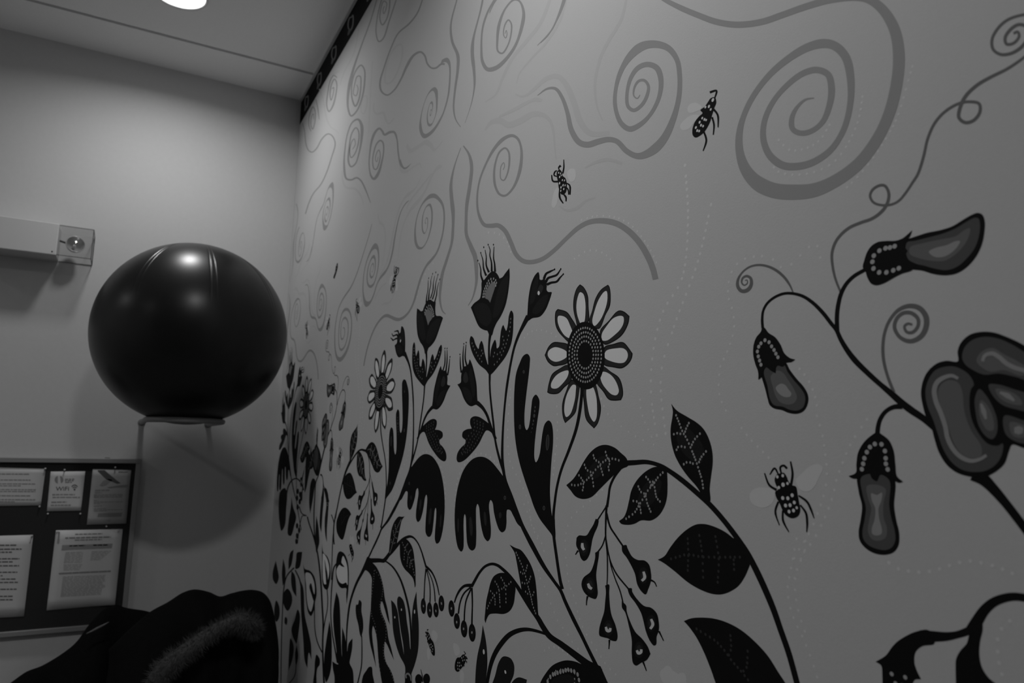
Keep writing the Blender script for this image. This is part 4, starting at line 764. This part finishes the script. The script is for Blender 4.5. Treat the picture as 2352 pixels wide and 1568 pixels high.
tv, tf = tube([hc + Vector((-0.004, -0.028, 0.004)), Vector((XL + 0.055, cy0 + 0.001, hc.z + 0.010))], 0.0035, 10); o = obj('swivel_arm', tv, tf, 'gap_dark'); child(o, em)

# ------------------------------------------------------------------ notice board with papers
bx = XL + 0.020; by0, by1 = -0.92, 0.0905; bz0_, bz1_ = EYE - 0.694, EYE - 0.0735; fw = 0.0175
nb = empty('notice_board', (XL, by1, bz0_)); tag(nb, 'dark felt notice board with a grey metal frame full of papers', 'notice board')
o = boxobj('felt_panel', (XL + 0.001, by0 + fw, bz0_ + fw), (XL + 0.009, by1 - fw, bz1_ - fw), 'felt'); child(o, nb)
for lo, hi in (((XL + 0.001, by0, bz1_ - fw), (bx, by1, bz1_)), ((XL + 0.001, by0, bz0_), (bx, by1, bz0_ + fw)), ((XL + 0.001, by0, bz0_ + fw), (bx, by0 + fw, bz1_ - fw)), ((XL + 0.001, by1 - fw, bz0_ + fw), (bx, by1, bz1_ - fw))):
    o = boxobj('frame_rail', lo, hi, 'frame_metal', None, bevel=0.002); child(o, nb)
o = boxobj('hanger_clip', (XL + 0.001, by1 - 0.125, bz1_), (XL + 0.012, by1 - 0.108, bz1_ + 0.004), 'frame_metal'); child(o, nb)
XP = XL + 0.0105
Z2 = lambda p: (p[0]*.14456, 1040 + p[1]*.14456)
Z3 = lambda p: (p[0]*.16584, 1200 + p[1]*.16584)
def sheet(name, label, zf, c, m, group='papers pinned to the notice board', curl=None):
    """c: four crop corners TL TR BR BL -> a thin sheet on the board"""
    q = [on_end(*zf(p), XP) for p in c]; nx, ny = 8, 8; v, f = [], []
    for j in range(ny + 1):
        for i in range(nx + 1):
            a, b = i/nx, j/ny
            p = (q[0]*(1-a) + q[1]*a)*(1-b) + (q[3]*(1-a) + q[2]*a)*b
            lift = 0.0008*math.sin(a*3.1)*math.sin(b*3.1)
            if curl: lift += curl * max(0, a + b - 1.55)**2
            v.append(p + Vector((lift, 0, 0)))
    n = len(v)
    for j in range(ny):
        for i in range(nx):
            k = j*(nx+1)+i; f.append((k, k+1, k+nx+2, k+nx+1))
    o = obj(name, v, f, m, None, smooth=True)
    md = o.modifiers.new('thickness', 'SOLIDIFY'); md.thickness = 0.0003; md.offset = -1
    tag(o, label, 'paper', group); return o
def ink(parent, zf, quads, m, name='print_lines', X=XP + 0.0011):
    v, f = [], []
    for q in quads:
        b = len(v); v += [on_end(*zf(p), X) for p in q]; f.append(tuple(range(b, b + len(q))))
    o = obj(name, v, f, m, None); o.parent = parent
    if len(quads) > 1: o['kind'] = 'stuff'      # print too small to pick apart
    return o
def words(x0, y0, x1, y1, h, wl=70, gap=10):
    """one line of small illegible print as word-length bars"""
    out = []; x = x0; L = x1 - x0
    while x < x1 - 6:
        ww = min(wl*random.uniform(.5, 1.3), x1 - x); t0, t1 = (x-x0)/L, (x+ww-x0)/L
        ya, yb = y0 + (y1-y0)*t0, y0 + (y1-y0)*t1
        out.append([(x, ya - h/2), (x+ww, yb - h/2), (x+ww, yb + h/2), (x, ya + h/2)]); x += ww + gap
    return out
def pin(parent, zf, p, r=0.003):
    c = on_end(*zf(p), XP + 0.002); v, f = ring_profile([(0.0, 0.007), (r, 0.006), (r*0.7, 0.003), (r*1.2, 0.0), (0.0, 0.0)], 10)
    o = obj('push_pin', [c + Vector((z, x, y)) for x, y, z in v], f, 'pin_plastic', None, smooth=True); o.parent = parent
p1 = sheet('printed_notice', 'wide white notice with rows of print beside the WiFi notice', Z2, [(-860,205),(725,250),(648,832),(-900,855)], 'paper')
ln = []
for y, xe in ((335,465),(430,485),(492,575),(522,330),(583,570),(613,565),(680,480),(742,560),(774,235)): ln += words(-700, y - 2, xe, y, 16)
ink(p1, Z2, ln, 'ink_light'); pin(p1, Z2, (630,850)); pin(p1, Z2, (722,248))
p2 = sheet('wifi_notice', 'small white notice reading WiFi with a signal symbol', Z2, [(805,295),(1355,290),(1285,915),(745,925)], 'paper')
cx, cy = 938, 425; circ = []
for r0, r1, a0, a1 in ((0, 62, -1.45, 1.2), (0, 62, 1.75, 4.5)):
    off = 8 if a0 < 0 else -8
    circ.append([(cx + off + r1*math.cos(a0 + (a1-a0)*k/14), cy + r1*1.0*math.sin(a0 + (a1-a0)*k/14)) for k in range(15)])
ink(p2, Z2, circ, 'ink_light', 'round_logo')
ink(p2, Z2, words(1030, 418, 1180, 415, 20, 60) + words(1030, 442, 1170, 440, 20, 60) + words(1035, 468, 1140, 466, 18, 60), 'ink_light', 'logo_words')
arc = []
for r0, r1 in ((18,34),(48,64),(78,96)):
    a0, a1 = math.radians(-138), math.radians(-42); n = 12
    arc.append([(1185 + r1*math.cos(a0+(a1-a0)*k/n)*.72, 596 + r1*math.sin(a0+(a1-a0)*k/n)) for k in range(n+1)] + [(1185 + r0*math.cos(a1+(a0-a1)*k/n)*.72, 596 + r0*math.sin(a1+(a0-a1)*k/n)) for k in range(n+1)])
arc.append([(1185 + 11*math.cos(2*math.pi*k/12), 588 + 13*math.sin(2*math.pi*k/12)) for k in range(12)])
ink(p2, Z2, arc, 'ink', 'signal_symbol')
# the word WiFi as real letters
tc = bpy.data.curves.new('wifi_word', 'FONT'); tc.body = 'WiFi'; tc.size = 0.020; tc.offset = 0.0003
to = bpy.data.objects.new('wifi_word_curve', tc); C.objects.link(to)
bpy.context.view_layer.update(); dg = bpy.context.evaluated_depsgraph_get()
tm = bpy.data.meshes.new_from_object(to.evaluated_get(dg)); bpy.data.objects.remove(to, do_unlink=True)
A = on_end(*Z2((880,598)), XP + 0.0012); B = on_end(*Z2((1095,592)), XP + 0.0012); Tp = on_end(*Z2((885,535)), XP + 0.0012)
xs = [q.co.x for q in tm.vertices]; ys = [q.co.y for q in tm.vertices]; sx = (B - A).length/(max(xs)-min(xs)); sy = (Tp.z - A.z)/max(ys)
for q in tm.vertices: q.co = Vector((A.x, A.y + (q.co.x - min(xs))*sx, A.z + q.co.y*sy))
tm.materials.clear(); tm.materials.append(MATS['ink']); wo = link('wifi_word', tm, p2)
ink(p2, Z2, words(830,662,1190,662,20) + words(835,705,1270,705,18) + words(815,782,1060,778,20) + words(805,830,1125,828,18), 'ink_light')
for q in ((1028,268),(762,965),(1278,965)): pin(p2, Z2, q)
p3 = sheet('leaflet_poster', 'grey poster with clasped hands picture at the right side of the board', Z2, [(1475,255),(2085,268),(2005,1120),(1380,1140)], 'paper_dull')
ink(p3, Z2, [[(1545,275),(1660,272),(1740,340),(1850,430),(1920,480),(1860,490),(1790,460),(1690,420)]], 'ink', 'picture_arm')
ink(p3, Z2, [[(1580,515),(1640,440),(1720,410),(1790,425),(1740,470),(1690,510),(1620,530)]], 'ink_pale', 'picture_hand')
ink(p3, Z2, [[(1700,545),(1880,515),(2035,500),(2030,545),(1880,550),(1740,562)]], 'ink_light', 'banner')
l3 = words(1510,595,1740,592,26) + words(1505,632,1620,630,16)
for y, xe in ((660,1960),(680,1950),(700,1935),(750,1560),(775,1960),(800,1600),(840,1620),(880,1680),(900,1950),(920,1690)): l3 += words(1490, y + 4, xe, y, 12)
ink(p3, Z2, l3 + words(1880,300,2030,298,14) , 'ink_pale'); ink(p3, Z2, [[(1560,960),(1945,945),(1930,1010),(1545,1020)]], 'ink_light', 'box_print')
ink(p3, Z2, [[(1640,1080),(1665,1062),(1700,1052),(1735,1062),(1758,1080),(1735,1092),(1712,1095),(1705,1112),(1690,1112),(1685,1096),(1660,1092)]], 'ink_light', 'foot_logo')
pin(p3, Z2, (1832,228)); pin(p3, Z2, (1692,1165))
p4 = sheet('schedule_sheet', 'large white schedule page with a grey header bar, one lower corner curling', Z3, [(775,105),(1700,88),(1592,1130),(645,1215)], 'paper', curl=0.05)
ink(p4, Z3, [[(860,310),(1560,290),(1548,355),(850,382)]], 'ink_pale', 'header_bar')
l4 = words(1040,160,1420,152,14) + words(905,212,1535,198,20) + words(1035,242,1410,232,16) + words(960,322,1180,316,16) + words(1290,312,1490,308,16)
ink(p4, Z3, l4 + words(815,706,1535,672,24,160,4), 'ink_light')
l5 = []
for k in range(9): l5 += words(905 - 3*k, 412 + 18*k, 1150 - 2*k, 408 + 18*k, 7)
for k in range(8): l5 += words(1270 - 3*k, 400 + 17*k, 1535 - 20*k, 394 + 17*k, 7)
for k in range(5): l5 += words(880, 585 + 18*k, 1140 - 10*k, 580 + 18*k, 7)
for k in range(17): l5 += words(870 - 2*k, 750 + 17*k, 1465 - random.randint(0, 40), 730 + 16*k, 7)
ink(p4, Z3, l5, 'ink_pale', 'small_print')
ink(p4, Z3, [[(805,125),(830,125),(815,290),(790,290)]], 'ink_pale', 'margin_mark')
p5 = sheet('typed_letter', 'white typed letter with short bold lines beside the schedule page', Z3, [(-870,205),(460,168),(330,1297),(-1020,1372)], 'paper')
l6 = []
for y, xe in ((310,225),(365,300),(408,165),(498,270),(542,175),(595,265),(685,240),(735,35),(780,215),(825,248),(920,230),(1018,175),(1065,190)): l6 += words(-760, y + 10, xe, y, 17)
ink(p5, Z3, l6, 'ink'); pin(p5, Z3, (445,180)); pin(p4, Z3, (1640,110)); pin(p4, Z3, (790,125))

# ------------------------------------------------------------------ coats piled below the board
def hill(x, y, cx, cy, rx, ry): return math.exp(-((x-cx)/rx)**2 - ((y-cy)/ry)**2)
def coat(name, label, sil, X0, depth, m, seed, back=0.10):
    """a heavy draped coat: crest follows the traced silhouette at X0, cloth falls to the floor in folds"""
    rnd = random.Random(seed); crest = [on_end(px, py, X0) for px, py in sil]
    prof = cr([(p.y, p.z) for p in crest], False, 6); n = len(prof); mrow = 30
    v, f = [], []; ph = [rnd.uniform(0, 6.28) for _ in range(8)]
    for i, p in enumerate(prof):
        t = i/(n-1); edge = min(1.0, 6*t, 6*(1-t)) ** 0.5
        for j in range(mrow + 1):
            s = j/mrow                      # 0 at the back, 1 at the front hem
            if s < 0.25: k = s/0.25; x = X0 - back*math.cos(k*math.pi/2); z = p.y*(k**0.35) if k > 0 else 0.02
            else:
                k = (s-0.25)/0.75; x = X0 + depth*edge*(1-(1-k)**2.2); z = p.y*(1 - k**1.7) + 0.02*k
            yy = p.x
            fold = 0.018*math.sin(31*yy + ph[0] + 3*s)*min(1, 3*s) + 0.010*math.sin(67*yy + ph[1] - 5*s) + 0.012*math.sin(17*yy + 9*z + ph[2])
            amt = max(0.0, min(1.0, (s-0.30)*4))
            v.append((x + fold*amt, yy + 0.012*math.sin(14*z + ph[3])*amt, max(z, 0.004)))
    for i in range(n-1):
        for j in range(mrow): a = i*(mrow+1)+j; f.append((a, a+mrow+1, a+mrow+2, a+1))
    cy = sum(p.y for p in crest)/len(crest); e = empty(name, (X0, cy, 0)); tag(e, label, 'coat')
    o = obj('coat_body', v, f, m, None, smooth=True); child(o, e); return e
cA = coat('dark_coat', 'plain black coat draped low in front of the notice board', [(-70,1640),(-20,1600),(30,1562),(62,1540),(100,1525),(170,1478),(205,1432),(240,1397),(264,1387),(290,1394),(345,1404),(400,1432)], -2.90, 0.12, 'coat_cloth_soft', 3)
cB = coat('fur_trimmed_coat', 'black coat with a fur trimmed hood heaped in the corner under the ball', [(250,1490),(300,1440),(345,1402),(385,1380),(420,1358),(446,1351),(480,1357),(505,1367),(530,1360),(555,1354),(580,1352),(604,1359),(622,1384),(630,1450),(640,1530)], -2.68, 0.22, 'coat_cloth', 11, back=0.05)
# rolled collar edge and shiny lining of the plain coat
pts = [on_end(x, y, -2.775) for x, y in ((198,1455),(211,1449),(224,1442),(238,1435),(250,1428))]
tv, tf = tube(pts, [0.0015, 0.003, 0.0042, 0.003, 0.0015], 10); o = obj('satin_lining', tv, tf, 'satin', None, smooth=True); child(o, cA)
# fur trim of the hood: a soft roll covered in short hairs
path = cr([(355,1565),(385,1530),(430,1495),(480,1458),(520,1436),(555,1428),(578,1440),(586,1458)], False, 8)
wid = [0.040, 0.046, 0.042, 0.036, 0.034, 0.046, 0.042, 0.02]
ctr = [on_end(p.x, p.y, -2.49) for p in path]
rad = [lerpw(wid, i/(len(ctr)-1)) for i in range(len(ctr))]
tv, tf = tube(ctr, [r*0.62 for r in rad], 12); fr_ = obj('fur_roll', tv, tf, 'fur', None, smooth=True); child(fr_, cB)
v, f = [], []
for q in range(5200):
    i = random.randrange(len(ctr)-1); c = ctr[i].lerp(ctr[i+1], random.random()); r = rad[i]
    d = Vector((random.gauss(0.3, 1), random.gauss(0, 1), random.gauss(0, 1))).normalized(); b = c + d*r*0.55
    tp = b + (d + Vector((0.1, random.gauss(0, .5), random.gauss(-0.15, .5)))*0.7).normalized()*r*random.uniform(.35, .75)
    s = d.cross(Vector((random.random(), random.random(), random.random()))).normalized()*0.0009
    k = len(v); v += [b - s, b + s, tp]; f.append((k, k+1, k+2))
o = obj('fur_hairs', v, f, 'fur', None); o['kind'] = 'stuff'; child(o, cB)
